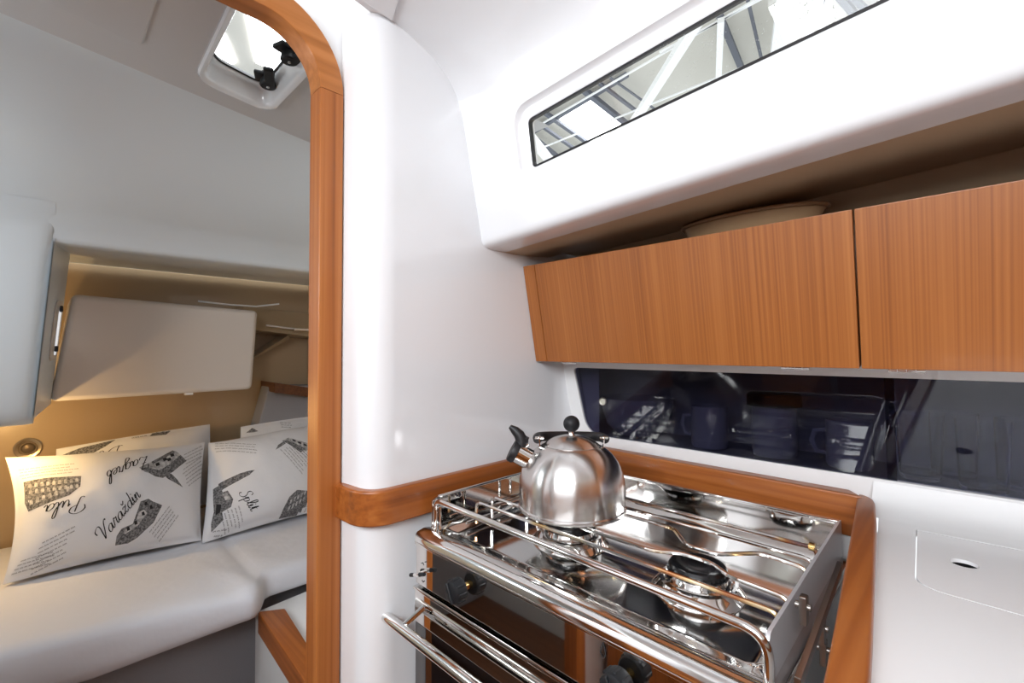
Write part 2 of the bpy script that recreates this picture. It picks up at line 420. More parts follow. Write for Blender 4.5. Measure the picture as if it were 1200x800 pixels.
# ---- back of the galley: locker front frame with an opening, counter, cove
def lockY(z): return 1.03-.03*(z-1.071)/.181     # leaning face behind the stove
def lp(x, z, d=0): return Vector((x, lockY(z)+d, z))
bm = BM()
xo, xe = XB-.02, .9
outer = [lp(xo, 1.02), lp(xe, 1.02), lp(xe, 1.30), lp(xo, 1.30)]
hole = rnd([lp(-.752, 1.253), lp(-.728, 1.074), lp(.8, 1.074), lp(.8, 1.253)], [.014, .05, .02, .02], 8, True)
plate(bm, outer, [hole], (0, 0, 0))
grid(bm, [hole, [p+Vector((0, .004, 0)) for p in hole], [p+Vector((0, .02, 0)) for p in hole]], True)
bmesh.ops.remove_doubles(bm, verts=bm.verts, dist=1e-5)
struct('wall_back', bm, 'gelcoat_soft', 'white locker front behind the stove', 'wall', 60)
bm = BM()                                        # inside of the locker
grid(bm, [[(-.88, y, z) for y, z in ((1.06, 1.06), (1.06, 1.06), (1.27, 1.06), (1.32, 1.27), (1.05, 1.27))], [(.85, y, z) for y, z in ((1.06, 1.06), (1.06, 1.06), (1.27, 1.06), (1.32, 1.27), (1.05, 1.27))]])
grid(bm, [[(-.88, 1.05, 1.06), (-.88, 1.3, 1.06)], [(-.88, 1.05, 1.28), (-.88, 1.32, 1.28)]])
struct('wall_locker_inside', bm, mat('locker_inside', (.45, .45, .47), .6), 'lining inside the tinted locker', 'wall')
bm = BM()                                        # hull lining behind the cupboard doors
grid(bm, [[(x, y, z+lipdz(x)*k) for x in (XB-.01, 0, XE)] for y, z, k in ((1.07, 1.28, 0), (1.09, 1.45, 0), (1.06, 1.54, 1))])
struct('wall_hull_side', bm, 'brown', 'dark lining behind the teak cupboard', 'wall')

# ---- worktop with hatch on the right
wt = thing('worktop', 'white moulded worktop right of the teak fiddle rail', 'worktop', (.2, .8, 1.03))
bm = BM()
hatch = rnd([(-.056, .925, 0), (.36, .945, 0), (.36, .69, 0), (-.045, .705, 0)], [.004, .02, .03, .03], 5, True)
def fid_in(y): return -.105+(.97-y)*.095
yb, yf = .945, .28
outer = [(fid_in(yb), yb, 0), (fid_in(.7), .7, 0), (fid_in(yf), yf, 0), (.9, yf, 0), (.9, yb, 0)]
zc_ = 1.03
plate(bm, [Vector((p[0], p[1], zc_)) for p in outer], [[Vector((p[0], p[1], zc_)) for p in hatch]], (0, 0, 0))
cove = [(0, 0), (.025, .001), (.045, .005), (.062, .014), (.074, .026), (.0815, .04)]
grid(bm, [[Vector((x, yb+dy, zc_+dz)) for x in (-.118, .3, .9)] for dy, dz in cove])
grid(bm, [[Vector((p[0], p[1], zc_)) for p in hatch], [Vector((p[0], p[1], zc_-.01)) for p in hatch]], True)
grid(bm, [[Vector((x, yf, z)) for x in (fid_in(yf), .9)] for z in (zc_, 0)])
bmesh.ops.remove_doubles(bm, verts=bm.verts, dist=1e-5)
obj('top', bm, 'gelcoat_soft', wt, 50)
bm = BM(); hi = rnd([(-.0545, .9235, 0), (.3585, .9435, 0), (.3585, .6915, 0), (-.0435, .7065, 0)], [.004, .02, .03, .03], 5, True)
fh = [Vector((-.004+.0135*math.cos(2*PI*k/24), .821+.0135*math.sin(2*PI*k/24), zc_)) for k in range(24)]
plate(bm, [Vector((p.x, p.y, zc_)) for p in hi], [fh], (0, 0, -.0045))
lid = obj('hatch_lid', bm, 'gelcoat_soft', wt, 50)
bm = BM(); box(bm, (-.04, .74, zc_-.030), (.06, .93, zc_-.018), .002); obj('hole_shade_block', bm, 'hole', lid)  # black block added below the lid so the hole reads as shaded

# ---- teak fiddle rails
def fiddle_sec(h=.062, t=.026):
    return rrect(t, h, .005, 3)
path2 = rnd([(-.878, .427-.006, 0), (XB, .4245, 0), (XB, 1.02, 0)], [0, .065, 0], 12)
bm = BM(); rows = []
sec = [(s[0], s[1]) for s in rrect(.022, .066, .005, 3)]
for i, p in enumerate(path2):
    a = path2[max(i-1, 0)]; b = path2[min(i+1, len(path2)-1)]; t = (b-a).normalized(); nn = Vector((t.y, -t.x, 0))
    rows.append([Vector((p.x, p.y, .974))+nn*(s[0]-.002)+Vector((0, 0, s[1])) for s in sec])
g = grid(bm, rows, True); bm.faces.new(g[0][::-1]); bm.faces.new(g[-1])
struct('trim_2', bm, 'teak_y', 'teak fiddle rail curving along the wall left of the stove', 'fiddle rail', 40)
# back rail, ending in the right rail
bm = BM()
b0, b1 = Vector((-.765, 1.012, 0)), Vector((-.12, .972, 0))
hexa(bm, [(-.765, 1.010, .975), (-.126, .987, .975), (-.150, 1.028, .975), (-.765, 1.04, .975), (-.765, 1.010, 1.049), (-.126, .987, 1.049), (-.150, 1.024, 1.049), (-.765, 1.035, 1.049)], .005)
struct('trim_3', bm, 'teak_x', 'teak fiddle rail behind the stove under the tinted panels', 'fiddle rail', 40)
bm = BM()
fl = [(-.137, 1.012), (-.137, 1.004), (-.1368, .994), (-.1355, .982), (-.124, .87), (-.111, .735), (-.090, .52), (-.070, .30)]
fr = [(-.131, 1.012), (-.1205, 1.004), (-.1145, .994), (-.1105, .978), (-.0965, .87), (-.0835, .735), (-.062, .52), (-.0415, .30)]
rows = []
for (a, b), (c, d) in zip(fl, fr):
    rows.append([Vector((a+(c-a)*q[0], b+(d-b)*q[0], .985+q[1])) for q in [(q[0]/.028, q[1]) for q in rrect(.028, .061, .004, 3)]])
g = grid(bm, rows, True); bm.faces.new(g[0][::-1]); bm.faces.new(g[-1])
struct('trim_4', bm, 'teak_y', 'teak fiddle rail between the stove and the white worktop', 'fiddle rail', 40)
# stove well
bm = BM()
grid(bm, [[Vector((fid_in(y)-.012, y, z)) for y in (1.02, .7, .28)] for z in (.99, .5, 0)])
grid(bm, [[Vector((x, 1.0, z)) for x in (XB, -.1)] for z in (.99, .5, 0)])
struct('wall_stove_well', bm, 'gelcoat_soft', 'white sides of the stove recess', 'wall')

# ---- room behind the camera
bm = BM(); box(bm, (-.915, -1.72, -.04), (1.9, 1.1, 0)); struct('floor', bm, 'floor', 'teak cabin sole', 'floor')
bm = BM(); box(bm, (-.9, -1.76, 0), (1.9, -1.7, 2.1)); struct('wall_right', bm, 'gelcoat_soft', 'far side of the saloon', 'wall')
bm = BM(); box(bm, (1.9, -1.76, 0), (1.95, 1.1, 2.1)); struct('wall_forward', bm, 'teak_z', 'teak forward bulkhead', 'wall')
bm = BM(); box(bm, (-.55, -1.69, .0), (1.4, -1.15, .95), .02); box(bm, (-.5, -1.14, .1), (.1, -1.125, .9), .004); box(bm, (.12, -1.14, .1), (.72, -1.125, .9), .004)
struct('wall_opposite_lockers', bm, 'teak_z', 'teak lockers on the other side of the saloon', 'lockers')
bm = BM(); box(bm, (-.86, -1.0, 0), (-.55, -.32, .55), .01); box(bm, (-.88, -1.0, .5), (-.70, -.32, .95), .01)
struct('wall_steps', bm, 'teak_z', 'teak companionway steps', 'steps')

# =================================================================== CUPBOARD
SL = Vector((0, .884-.8355, 1.271-1.508))        # down the sloping front
def cb(x, s, d=0):                               # point on the cupboard front; s 0 top .. 1 bottom, d inwards
    nn = Vector((0, -SL.z, SL.y)).normalized(); return Vector((x, .8355, 1.508)) + SL*s + nn*d
def slab(bm, x0, x1, s0, s1, d0, d1, bev=.0015):
    hexa(bm, [cb(x0, s0, d0), cb(x1, s0, d0), cb(x1, s1, d0), cb(x0, s1, d0), cb(x0, s0, d1), cb(x1, s0, d1), cb(x1, s1, d1), cb(x0, s1, d1)], bev)
cab = thing('cupboard', 'wall cupboard with sloping teak doors above the tinted panels', 'cupboard', (-.2, .9, 1.27))
bm = BM(); slab(bm, XB+.002, .62, .97, 1.0, .021, .16); slab(bm, .60, .62, 0, .97, .021, .16); slab(bm, XB+.002, XB+.012, .02, .97, .021, .16)
obj('carcass', bm, 'brown', cab)
bm = BM(); slab(bm, XB+.002, -.7465, 0, 1, 0, .018); obj('filler_strip', bm, 'teak_door', cab)
def cdoor(x0, x1, hs):
    bm = BM(); slab(bm, x0, x1, 0, 1, 0, .018); d = obj('door', bm, 'teak_door', cab)
    for h in hs:
        bm = BM()
        for k in range(4):
            a = cb(h+k*.0105, 1.0, .004); tube(bm, [a+Vector((0, 0, -.0022)), a+Vector((.0098, 0, -.0022))], .0020, 8)
        box(bm, (h, cb(h, 1).y+.002, 1.2665), (h+.042, cb(h, 1).y+.016, 1.2678)); obj('hinge', bm, 'steel', d)
cdoor(-.7450, -.1165, (-.70, -.225)); cdoor(-.1140, .60, (-.082, .4))
dish = thing('dish', 'tan oval dish lying on its own above the left teak cupboard door', 'dish', (-.30, .985, 1.50))
bm = BM(); rows = []
for rx, ry, z in ((.02, .01, 1.512), (.10, .035, 1.513), (.115, .045, 1.53), (.128, .055, 1.556), (.134, .060, 1.560), (.132, .058, 1.563), (.122, .05, 1.558), (.10, .035, 1.525), (.02, .01, 1.52)):
    rows.append([Vector((-.305+rx*math.cos(2*PI*k/40), .985+ry*math.sin(2*PI*k/40), z-.012*math.cos(2*PI*k/40)*0)) for k in range(40)])
grid(bm, rows, True); obj('bowl', bm, 'dish', dish, 50)
bm = BM(); tube(bm, [Vector((-.305+.133*math.cos(2*PI*k/40), .985+.059*math.sin(2*PI*k/40), 1.561)) for k in range(40)], .004, 8, True); obj('rim', bm, mat('dark_rim', (.35, .2, .1), .3), dish, 0)

# =================================================================== TINTED SLIDING PANELS AND WHAT IS BEHIND
def tpanel(x0, x1, d, m, label, rad):
    t = thing('sliding_panel', label, 'sliding panel', (x0, 1.03, 1.07), 'tinted sliding panels behind the stove')
    bm = BM(); z0, z1 = 1.070, 1.257
    hexa(bm, [lp(x0, z0, d), lp(x1, z0, d), lp(x1, z1, d), lp(x0, z1, d), lp(x0, z0, d+.004), lp(x1, z0, d+.004), lp(x1, z1, d+.004), lp(x0, z1, d+.004)])
    obj('sheet', bm, m, t, 0); return t
lpan = tpanel(-.77, -.086, .005, 'tint', 'dark tinted sliding panel with a round finger pull, left of the pair', 0)
tpanel(-.10, .82, .011, 'tint_pale', 'paler tinted sliding panel on the right in front of four glasses', 0)
c = at(707, 470, n=(0, 1, .166), c=1.03+.166*1.071+.004); nn = Vector((0, -1, -.166)).normalized()
bm = BM(); lathe(bm, [(.0, .003), (.0075, .003), (.0085, .004), (.0098, .003), (.0102, 0)], 28, axis_mtx(c, nn)); fp = obj('finger_pull', bm, mat('pull_face', (.55, .55, .46), .4), lpan)
bm = BM(); lathe(bm, [(.0082, .004), (.0095, .0048), (.0108, .0035), (.0112, 0)], 28, axis_mtx(c, nn)); obj('pull_ring', bm, 'steel_dark', fp)
# crockery
cb_ = thing('mixing_bowl', 'large round bowl behind the dark tinted panel', 'bowl', (-.66, 1.16, 1.065))
bm = BM(); lathe(bm, [(0, 0), (.05, .002), (.08, .03), (.095, .075), (.10, .10), (.103, .105), (.098, .10), (.09, .07), (.06, .02), (0, .01)], 40, Matrix.Translation((-.66, 1.17, 1.063))); obj('body', bm, 'china', cb_)
def mug(x, y, r, h, label, m='china'):
    t = thing('mug', label, 'mug', (x, y, 1.063), 'mugs behind the dark tinted panel')
    bm = BM(); lathe(bm, [(0, 0), (r*.9, 0), (r, .006), (r, h), (r-.004, h), (r-.005, .01), (0, .008)], 32, Matrix.Translation((x, y, 1.063))); obj('body', bm, m, t)
    bm = BM(); tube(bm, [(x-r+.002, y-.0, 1.063+h*.75), (x-r-.018, y-.005, 1.063+h*.72), (x-r-.024, y-.006, 1.063+h*.5), (x-r-.016, y-.004, 1.063+h*.28), (x-r+.002, y, 1.063+h*.25)], .005, 8); obj('handle', bm, m, t)
mug(-.45, 1.15, .042, .10, 'pale mug nearest the bowl behind the dark tinted panel')
mug(-.17, 1.15, .04, .095, 'mug at the right end behind the dark tinted panel')
jr = thing('jar', 'lidded storage jar between the two mugs behind the dark panel', 'jar', (-.31, 1.16, 1.063))
bm = BM(); lathe(bm, [(0, 0), (.042, 0), (.045, .01), (.045, .10), (.04, .112), (0, .112)], 32, Matrix.Translation((-.31, 1.16, 1.063))); obj('body', bm, 'china', jr)
bm = BM(); lathe(bm, [(0, .112), (.055, .112), (.055, .135), (.05, .14), (0, .14)], 32, Matrix.Translation((-.31, 1.16, 1.063))); obj('lid', bm, 'black', jr)
for i, (px, yy) in enumerate(((1078, 1.14), (1118, 1.20), (1152, 1.11), (1200, 1.17))):
    p = at(px, 540, Y=yy)
    bm = BM(); lathe(bm, [(0, 0), (.027, 0), (.03, .005), (.035, .12), (.0325, .12), (.027, .012), (0, .012)], 32, Matrix.Translation((p.x, yy, 1.063)))
    g = obj('tumbler', bm, 'drinkglass', None, 40)
    tag(g, ['clear tumbler nearest the dark panel in the row behind the paler panel', 'second clear tumbler from the dark panel, set far back behind the paler panel', 'clear tumbler standing closest to the paler panel', 'clear tumbler at the right edge behind the paler panel'][i], 'glass', 'tumblers behind the paler tinted panel')

# =================================================================== STOVE
SX0, SX1, SY0, SY1 = -.748, -.142, .500, .957
st = thing('stove', 'stainless steel two-burner marine stove between the teak fiddle rails', 'stove', (-.445, .73, .1))
ZTY = .948
# lower oven box
bm = BM(); box(bm, (SX0, SY0+.012, .25), (SX1, SY1, .935), .004); obj('body', bm, 'steel_brushed', st)
# hob tray: front roll, rim, dished deck
bm = BM()
px = [(SY0-.002, .938), (SY0-.002, .947), (SY0+.004, .955), (SY0+.018, .958), (SY0+.034, .956), (SY0+.040, .951), (SY0+.055, .949), (SY0+.060, .944), (SY0+.075, .9415), (.70, .9415), (.90, .9415), (.935, .943), (.945, .948), (SY1, .951), (SY1, .935)]
def xw(t):
    return SX0+(SX1-SX0)*t
cols = [0, .02, .035, .05, .07, .25, .5, .75, .93, .95, .965, .98, 1]
edge = {0: 1, .02: 1, .035: .8, .05: .25, .07: 0}
rows = []
for y, z in px:
    r = []
    for t in cols:
        k = edge.get(min(t, round(1-t, 3)), 0)
        zz = z + k*max(0, .951-z)*(1 if y > SY0+.05 else 0)
        r.append(Vector((xw(t), y, zz)))
    rows.append(r)
grid(bm, rows); obj('hob_tray', bm, 'steel_tray', st, 50)
# splash plates
bm = BM(); box(bm, (SX0+.02, SY1-.006, .93), (SX1-.012, SY1, 1.010), .0015); box(bm, (SX0+.02, SY1-.012, 1.004), (SX1-.012, SY1, 1.011), .002); obj('back_splash', bm, 'steel_mirror', st)
bm = BM(); pl = rnd([(SX0, .535, .948), (SX0, .535, 1.012), (SX0, .955, 1.012), (SX0, .955, .93)], [.004, .018, .006, .004], 6, True)
plate(bm, pl, [], (.004, 0, 0)); obj('side_splash', bm, 'steel_mirror', st)
bm = BM(); pl = rnd([(SX1-.01, .530, .80), (SX1-.01, .530, 1.006), (SX1-.016, .957, 1.011), (SX1-.012, .957, .80)], [.004, .012, .004, .004], 6, True)
plate(bm, pl, [], (.004, 0, 0)); obj('side_splash', bm, 'side_steel', st)
# front rail and its posts
bm = BM()
sec = rrect(.006, .011, .0028, 3)
pth = rnd([(SX0+.008, .541, .950), (SX0+.008, .541, 1.007), (SX1-.006, .527, 1.007), (SX1-.006, .527, .92)], [0, .02, .028, 0], 8)
tube(bm, pth, .0055, 12)
tube(bm, rnd([(SX0+.002, .55, 1.011), (SX0+.002, .75, 1.011), (SX0+.002, .955, 1.011)], .01), .0028, 8)
tube(bm, rnd([(SX0+.016, .545, .952), (SX0+.016, .545, .996), ], .01), .003, 8)
obj('front_rail', bm, 'steel', st)
# pan support rods
bm = BM(); tube(bm, rnd([(SX0+.03, .60, .9535), (SX0+.03, .86, .9535)], .01), .003, 8); ps = obj('pan_support', bm, 'steel', st)
bm = BM(); tube(bm, [(SX1-.02, .59, .9535), (SX1-.02, .86, .9535)], .003, 8); obj('cross_bar', bm, 'steel', ps)
ZW, rw = .9965, .0031
BLX, BRX = -.535, -.290
def rod(y, kinks, m, x0=-.700, x1=-.156, yl=None):
    pts = [(x0, y+.004, .955), (x0, y+.004, ZW)]
    for kx, ky, w, tw in kinks: pts += [(kx-w, y, ZW), (kx-tw, ky, ZW), (kx+tw, ky, ZW), (kx+w, y, ZW)]
    pts += [(x1, y-.008, ZW), (x1, y-.008, .950)]
    bm = BM(); tube(bm, rnd(pts, [0, .012]+[.014]*(4*len(kinks))+[.014, 0], 6), rw, 10); obj('rod', bm, m, ps)
rod(.607, [], 'heat')
rod(.650, [(BLX, .673, .05, .022), (BRX+.005, .672, .055, .022)], 'heat')
rod(.756, [(BLX, .705, .062, .022), (BRX, .705, .068, .022)], 'heat', x1=-.160)
rod(.792, [], 'steel', x1=-.160)
rod(.842, [], 'heat', x1=-.165)
rod(.565, [], 'steel', x0=-.684, x1=-.16) if False else None
bm = BM(); tube(bm, [(-.176, .836, ZW), (-.168, .836, ZW)], .0062, 12); obj('clamp', bm, 'brass', ps)
# burners
def burner(cx, cy, s):
    T = Matrix.Translation((cx, cy, .9405))
    bm = BM(); lathe(bm, [(.068*s, .0), (.066*s, .004), (.060*s, .010), (.056*s, .0155), (.050*s, .017), (.046*s, .013), (.044*s, .016), (.043*s, .026), (.036*s, .030), (0, .030)], 48, T)
    b = obj('burner', bm, 'steel', st, 40)
    bm = BM(); lathe(bm, [(0, .0285), (.040*s, .0285), (.042*s, .031), (.0425*s, .036), (.040*s, .0395), (.034*s, .0405), (.015*s, .0385), (0, .038)], 48, T)
    for k in range(30):
        a = 2*PI*k/30; box(bm, (-.0012, -.003, 0), (.0012, .003, .0035), 0, 2, T @ Matrix.Rotation(a, 4, 'Z') @ Matrix.Translation((0, .0415*s, .0275)))
    obj('burner_cap', bm, 'cast', b, 40)
    bm = BM(); tube(bm, [(cx+.05*s, cy+.02, .945), (cx+.05*s, cy+.02, .968)], .0025, 8); obj('igniter', bm, 'beam', b)
burner(BLX, .70, 1.06); burner(BRX, .692, .98)
# control panel
bm = BM(); box(bm, (SX0+.003, SY0-.001, .862), (SX1, SY0+.012, .937), .0015); box(bm, (SX0-.012+.013, SY0-.003, .934), (SX1, SY0+.014, .939), .001)
cpn = obj('control_panel', bm, 'steel_mirror', st)
def knob(x, z):
    T = axis_mtx((x, SY0-.001, z), (0, -1, 0))
    bm = BM(); lathe(bm, [(.0, .010), (.0165, .010), (.0185, .012), (.0192, .017), (.0182, .028), (.0172, .031), (.013, .033), (0, .0335)], 36, T)
    for k in range(8):
        box(bm, (-.003, .0165, .013), (.003, .0200, .028), .001, 1, T @ Matrix.Rotation(2*PI*k/8, 4, 'Z'))
    box(bm, (-.0025, -.016, .030), (.0025, .016, .0365), .001, 1, T @ Matrix.Rotation(.5, 4, 'Z'))
    k_ = obj('knob', bm, 'black', st, 40)
    bm = BM(); lathe(bm, [(.006, 0), (.006, .0105), (0, .0105)], 20, T); obj('shaft', bm, 'brass', k_)
knob(-.598, .907); knob(-.297, .905)
# latch
bm = BM(); tube(bm, [(-.744, SY0-.013, .880), (-.700, SY0-.013, .896)], .0035, 10); lt = obj('latch', bm, 'black', st)
bm = BM(); tube(bm, [(-.722, SY0+.002, .888), (-.722, SY0-.014, .888)], .003, 10); tube(bm, [(-.730, SY0-.013, .8851), (-.714, SY0-.013, .8909)], .0042, 10); obj('latch_pin', bm, 'steel', lt)
# printed flame and marks on the panel
def mark(pts, w):
    bm = BM()
    for pl_ in pts:
        for (a, b) in zip(pl_, pl_[1:]):
            d = Vector((b[0]-a[0], 0, b[1]-a[1])); s = Vector((-d.z, 0, d.x)).normalized()*w
            A, B = Vector((a[0], SY0-.0016, a[1])), Vector((b[0], SY0-.0016, b[1])); vs = [bm.verts.new(q) for q in (A-s, A+s, B+s, B-s)]; bm.faces.new(vs)
    obj('printed_mark', bm, 'ink', cpn, 0)
mark([[(-.330, .914), (-.3335, .919), (-.332, .925), (-.329, .934), (-.327, .926), (-.3255, .919), (-.328, .914)]], .0007)
mark([[(-.727, .903), (-.722, .906), (-.719, .902)]], .0007)
mark([[(-.725, .873), (-.720, .871), (-.716, .875)]], .0007); mark([[(-.716, .909), (-.711, .911)]], .0007)
# oven door
bm = BM(); box(bm, (SX0+.003, SY0-.004, .792), (SX1, SY0+.010, .855), .002); box(bm, (SX0+.003, SY0-.008, .852), (SX1, SY0+.010, .858), .0015)
dr = obj('oven_door', bm, 'steel_mirror', st)
bm = BM(); box(bm, (SX0+.003, SY0-.002, .30), (SX1, SY0+.010, .7915), .002); obj('oven_glass', bm, 'blackglass', dr)
bm = BM(); HY = .462
tube(bm, [(-.838, HY, .795), (-.836, HY, .795), (-.15, HY, .795)], .0095, 16); 
hd = obj('handle', bm, 'steel', dr)
for hx_ in (-.715, -.30):
    bm = BM(); tube(bm, [(hx_, SY0-.002, .828), (hx_-.02, HY, .797)], .005, 10); obj('handle_post', bm, 'steel', hd)
# gimbal bar and plates in the gap on the right
bm = BM()
def pr(px_, py_, x): return at(px_, py_, X=x)
gx = -.118
a, b = at(981, 662, X=-.122), at(930, 800, X=-.114)
hexa(bm, [a+Vector((0, 0, -.006)), a+Vector((0, 0, .006)), b+Vector((0, 0, .006)), b+Vector((0, 0, -.006)), a+Vector((.006, 0, -.006)), a+Vector((.006, 0, .006)), b+Vector((.006, 0, .006)), b+Vector((.006, 0, -.006))], .001)
gb = obj('gimbal_arm', bm, 'steel_dark', st)
for q in ((942, 710), (963, 735), (965, 760)):
    c = at(*q, X=-.131); bm = BM(); box(bm, (c.x-.004, c.y-.006, c.z-.02), (c.x+.004, c.y+.006, c.z+.012), .002)
    tube(bm, [(c.x-.008, c.y, c.z), (c.x+.007, c.y, c.z)], .004, 12)
    obj('gimbal_bracket', bm, 'steel_dark', gb)

# =================================================================== KETTLE
KX, KY, KZ = -.533, .703, 1.000
kt = thing('kettle', 'stainless steel whistling kettle on the left burner', 'kettle', (KX, KY, KZ))
T = Matrix.Translation((KX, KY, KZ)); r_, up_ = R3, Vector((0, 0, 1))
prof = [(0, .001), (.094, .001), (.0985, .003), (.1005, .006), (.1005, .010), (.0985, .012), (.0990, .018), (.0996, .03), (.0996, .044), (.0980, .059), (.0940, .075), (.0868, .091), (.0760, .1055), (.0630, .1160), (.0530, .1208), (.0515, .1205)]
bm = BM(); lathe(bm, prof, 72, T); obj('body', bm, 'steel_kettle', kt, 40)
bm = BM(); lathe(bm, [(.0525, .1195), (.0525, .1218), (.051, .1230), (.044, .1283), (.034, .1335), (.022, .1370), (.010, .1385), (0, .1385)], 56, T); ld = obj('lid', bm, 'steel_kettle', kt, 40)
bm = BM(); lathe(bm, [(.0055, .138), (.005, .146), (.0065, .148)], 20, T); lathe(bm, [(0, .1455)] + [(.0155*math.sin(a), .1605-.0155*math.cos(a)) for a in [PI*k/20 for k in range(1, 20)]] + [(0, .176)], 32, T)
kn = obj('lid_knob', bm, ['black'], ld, 40)
bm = BM(); lathe(bm, [(.0075, .1383), (.0058, .1405), (.0052, .1465)], 20, T); obj('knob_stem', bm, 'steel', kn)
# spout
K0 = Vector((KX, KY, KZ))
s0, s1 = K0 - r_*.066 + up_*.086, K0 - r_*.108 + up_*.1085
sd = (s1-s0).normalized()
bm = BM(); lathe(bm, [(.0260, 0), (.0235, .006), (.0205, .012), (.0190, .016), (.0190, .046), (.017, .046), (.017, .0)], 32, axis_mtx(s0, sd)); sp = obj('spout', bm, 'steel', kt, 40)
e = s0+sd*.042
bm = BM(); lathe(bm, [(.0195, 0), (.0215, .002), (.0215, .010), (.0195, .013), (0, .014)], 32, axis_mtx(e, sd)); 
side = sd.cross(Vector((H3.x, H3.y, 0))).normalized(); side = side if side.z > 0 else -side
# trigger of the whistle cap
def kp(a, z): return K0 - r_*a + up_*z
tube(bm, [kp(.098, .118), kp(.0935, .128), kp(.099, .140), kp(.107, .148), kp(.1165, .1555)], [.0125, .0125, .0105, .0085, .004], 12)
tube(bm, [kp(.095, .126), kp(.086, .133), kp(.0815, .131)], [.009, .007, .004], 12)
wc = obj('whistle_cap', bm, 'rubber', sp, 50)
bm = BM(); tube(bm, [kp(.092, .116), kp(.083, .124)], .007, 12); obj('whistle_spring', bm, 'steel', wc)
# folding handle lying back
L0, R0 = K0 - r_*.062 + up_*.142, K0 + r_*.062 + up_*.142
hb = H3.normalized()
bm = BM()
arc = []
for k in range(25):
    a = PI*k/24; arc.append(K0 - r_*.064*math.cos(a) + hb*(.004+.078*math.sin(a)**.7) + up_*(.131-.009*math.sin(a)))
tube(bm, arc, [.0088+.0012*math.sin(PI*k/24) for k in range(25)], 14); hn = obj('handle', bm, 'rubber', kt, 50)
for sgn in (-1, 1):
    b0 = K0 + r_*.060*sgn + up_*.108; b1 = K0 + r_*.061*sgn + up_*.138
    bm = BM(); hexa(bm, [b0-hb*.005-r_*.001, b0+hb*.005-r_*.001, b1+hb*.004-r_*.001, b1-hb*.004-r_*.001, b0-hb*.005+r_*.001, b0+hb*.005+r_*.001, b1+hb*.004+r_*.001, b1-hb*.004+r_*.001])
    tube(bm, [b1-r_*.008-up_*.004, b1+r_*.008-up_*.004], .0028, 10); obj('bracket', bm, 'steel', kt)

# =================================================================== AFT CABIN
ZC = 2.0
def seamX(Y): return -1.435-.215*(Y+.0)
bm = BM()
hx = rnd([at(246, 78, Z=ZC), at(313, 117, Z=ZC), at(360, 72, Z=ZC), at(300, -8, Z=ZC)], [.03, .04, .03, .03], 6, True)
h0 = at(247, 80, Z=ZC); h1 = at(318, 117, Z=ZC)
hx = rnd([(-1.385, .272, ZC), (-1.425, .448, ZC), (-.985, .448, ZC), (-.985, .262, ZC)], [.05, .05, .05, .05], 6, True)
plate(bm, [Vector((seamX(-.6), -.6, ZC)), Vector((seamX(1.1), 1.1, ZC)), Vector((-.918, 1.1, ZC)), Vector((-.918, -.6, ZC))], [hx], (0, 0, 0))
ctr = Vector((-1.2, .355, 0))
def hs(k, z): return [Vector((ctr.x+(p.x-ctr.x)*(1-k/.2), ctr.y+(p.y-ctr.y)*(1-k/.09), z)) for p in hx]
struct('ceiling_cabin', bm, 'overhead', 'grey ceiling of the cabin beyond the doorway', 'ceiling')
bm = BM(); pp = [at(165, 49, Z=ZC), at(181, -10, Z=ZC), at(-160, -90, Z=ZC), at(-60, -38, Z=ZC)]
pp = rnd([(-1.336, .150, ZC), (-1.05, .150, ZC), (-1.05, -.5, ZC), (-1.20, -.5, ZC)], [.015]*4, 5, True)
cpp = sum(pp, Vector((0, 0, 0)))/len(pp)
def ins(k, z): return [Vector((p.x+(cpp.x-p.x)*k, p.y+(cpp.y-p.y)*k*.4, z)) for p in pp]
g = [ins(0, ZC+.002), ins(0, ZC-.003), ins(.012, ZC-.0052), ins(.03, ZC-.006)]
grid(bm, g, True); plate(bm, g[-1], [], (0, 0, 0)); bmesh.ops.remove_doubles(bm, verts=bm.verts, dist=1e-5)
struct('ceiling_cabin_panel', bm, 'overhead', 'removable panel in the grey cabin ceiling', 'ceiling panel', 40)
# deck hatch
dh = thing('deck_hatch', 'opening hatch with black handles in the cabin ceiling', 'hatch', (-1.2, .355, 2.0))
bm = BM(); grid(bm, [hs(-.012, ZC-.006), hs(-.008, ZC-.012), hs(.002, ZC-.010), hs(.006, ZC), hs(.010, ZC+.03), hs(.018, ZC+.036), hs(.018, ZC+.06)], True)
grid(bm, [hs(-.012, ZC-.006), hs(-.012, ZC+.001)], True)
obj('frame', bm, 'gelcoat', dh, 60)
bm = BM(); plate(bm, hs(.016, ZC+.052), [], (0, 0, .006)); obj('pane', bm, 'glass_plain', dh, 0)
bm = BM(); grid(bm, [hs(.0165, ZC+.050), hs(.020, ZC+.047), hs(.022, ZC+.051)], True); obj('gasket', bm, 'gasket', dh, 0)
def hhandle(x, y, s, rot):
    T = Matrix.Translation((x, y, ZC+.05)) @ Matrix.Rotation(rot, 4, 'Z')
    bm = BM(); box(bm, (-.022*s, -.012*s, -.012), (.022*s, .014*s, .0), .004, 2, T); lathe(bm, [(0, -.035), (.012*s, -.034), (.014*s, -.03), (.011*s, -.012), (.014*s, 0)], 20, T)
    box(bm, (-.004*s, -.055*s, -.034), (.012*s, .004, -.022), .004, 2, T)
    hh = obj('latch_handle', bm, 'black', dh, 40)
    bm = BM(); lathe(bm, [(0, -.0362), (.004, -.0358), (.0045, -.034)], 16, T); obj('screw', bm, 'steel', hh)
hhandle(-1.345, .420, 1.5, 1.2); hhandle(-1.19, .420, 1.5, 1.9)
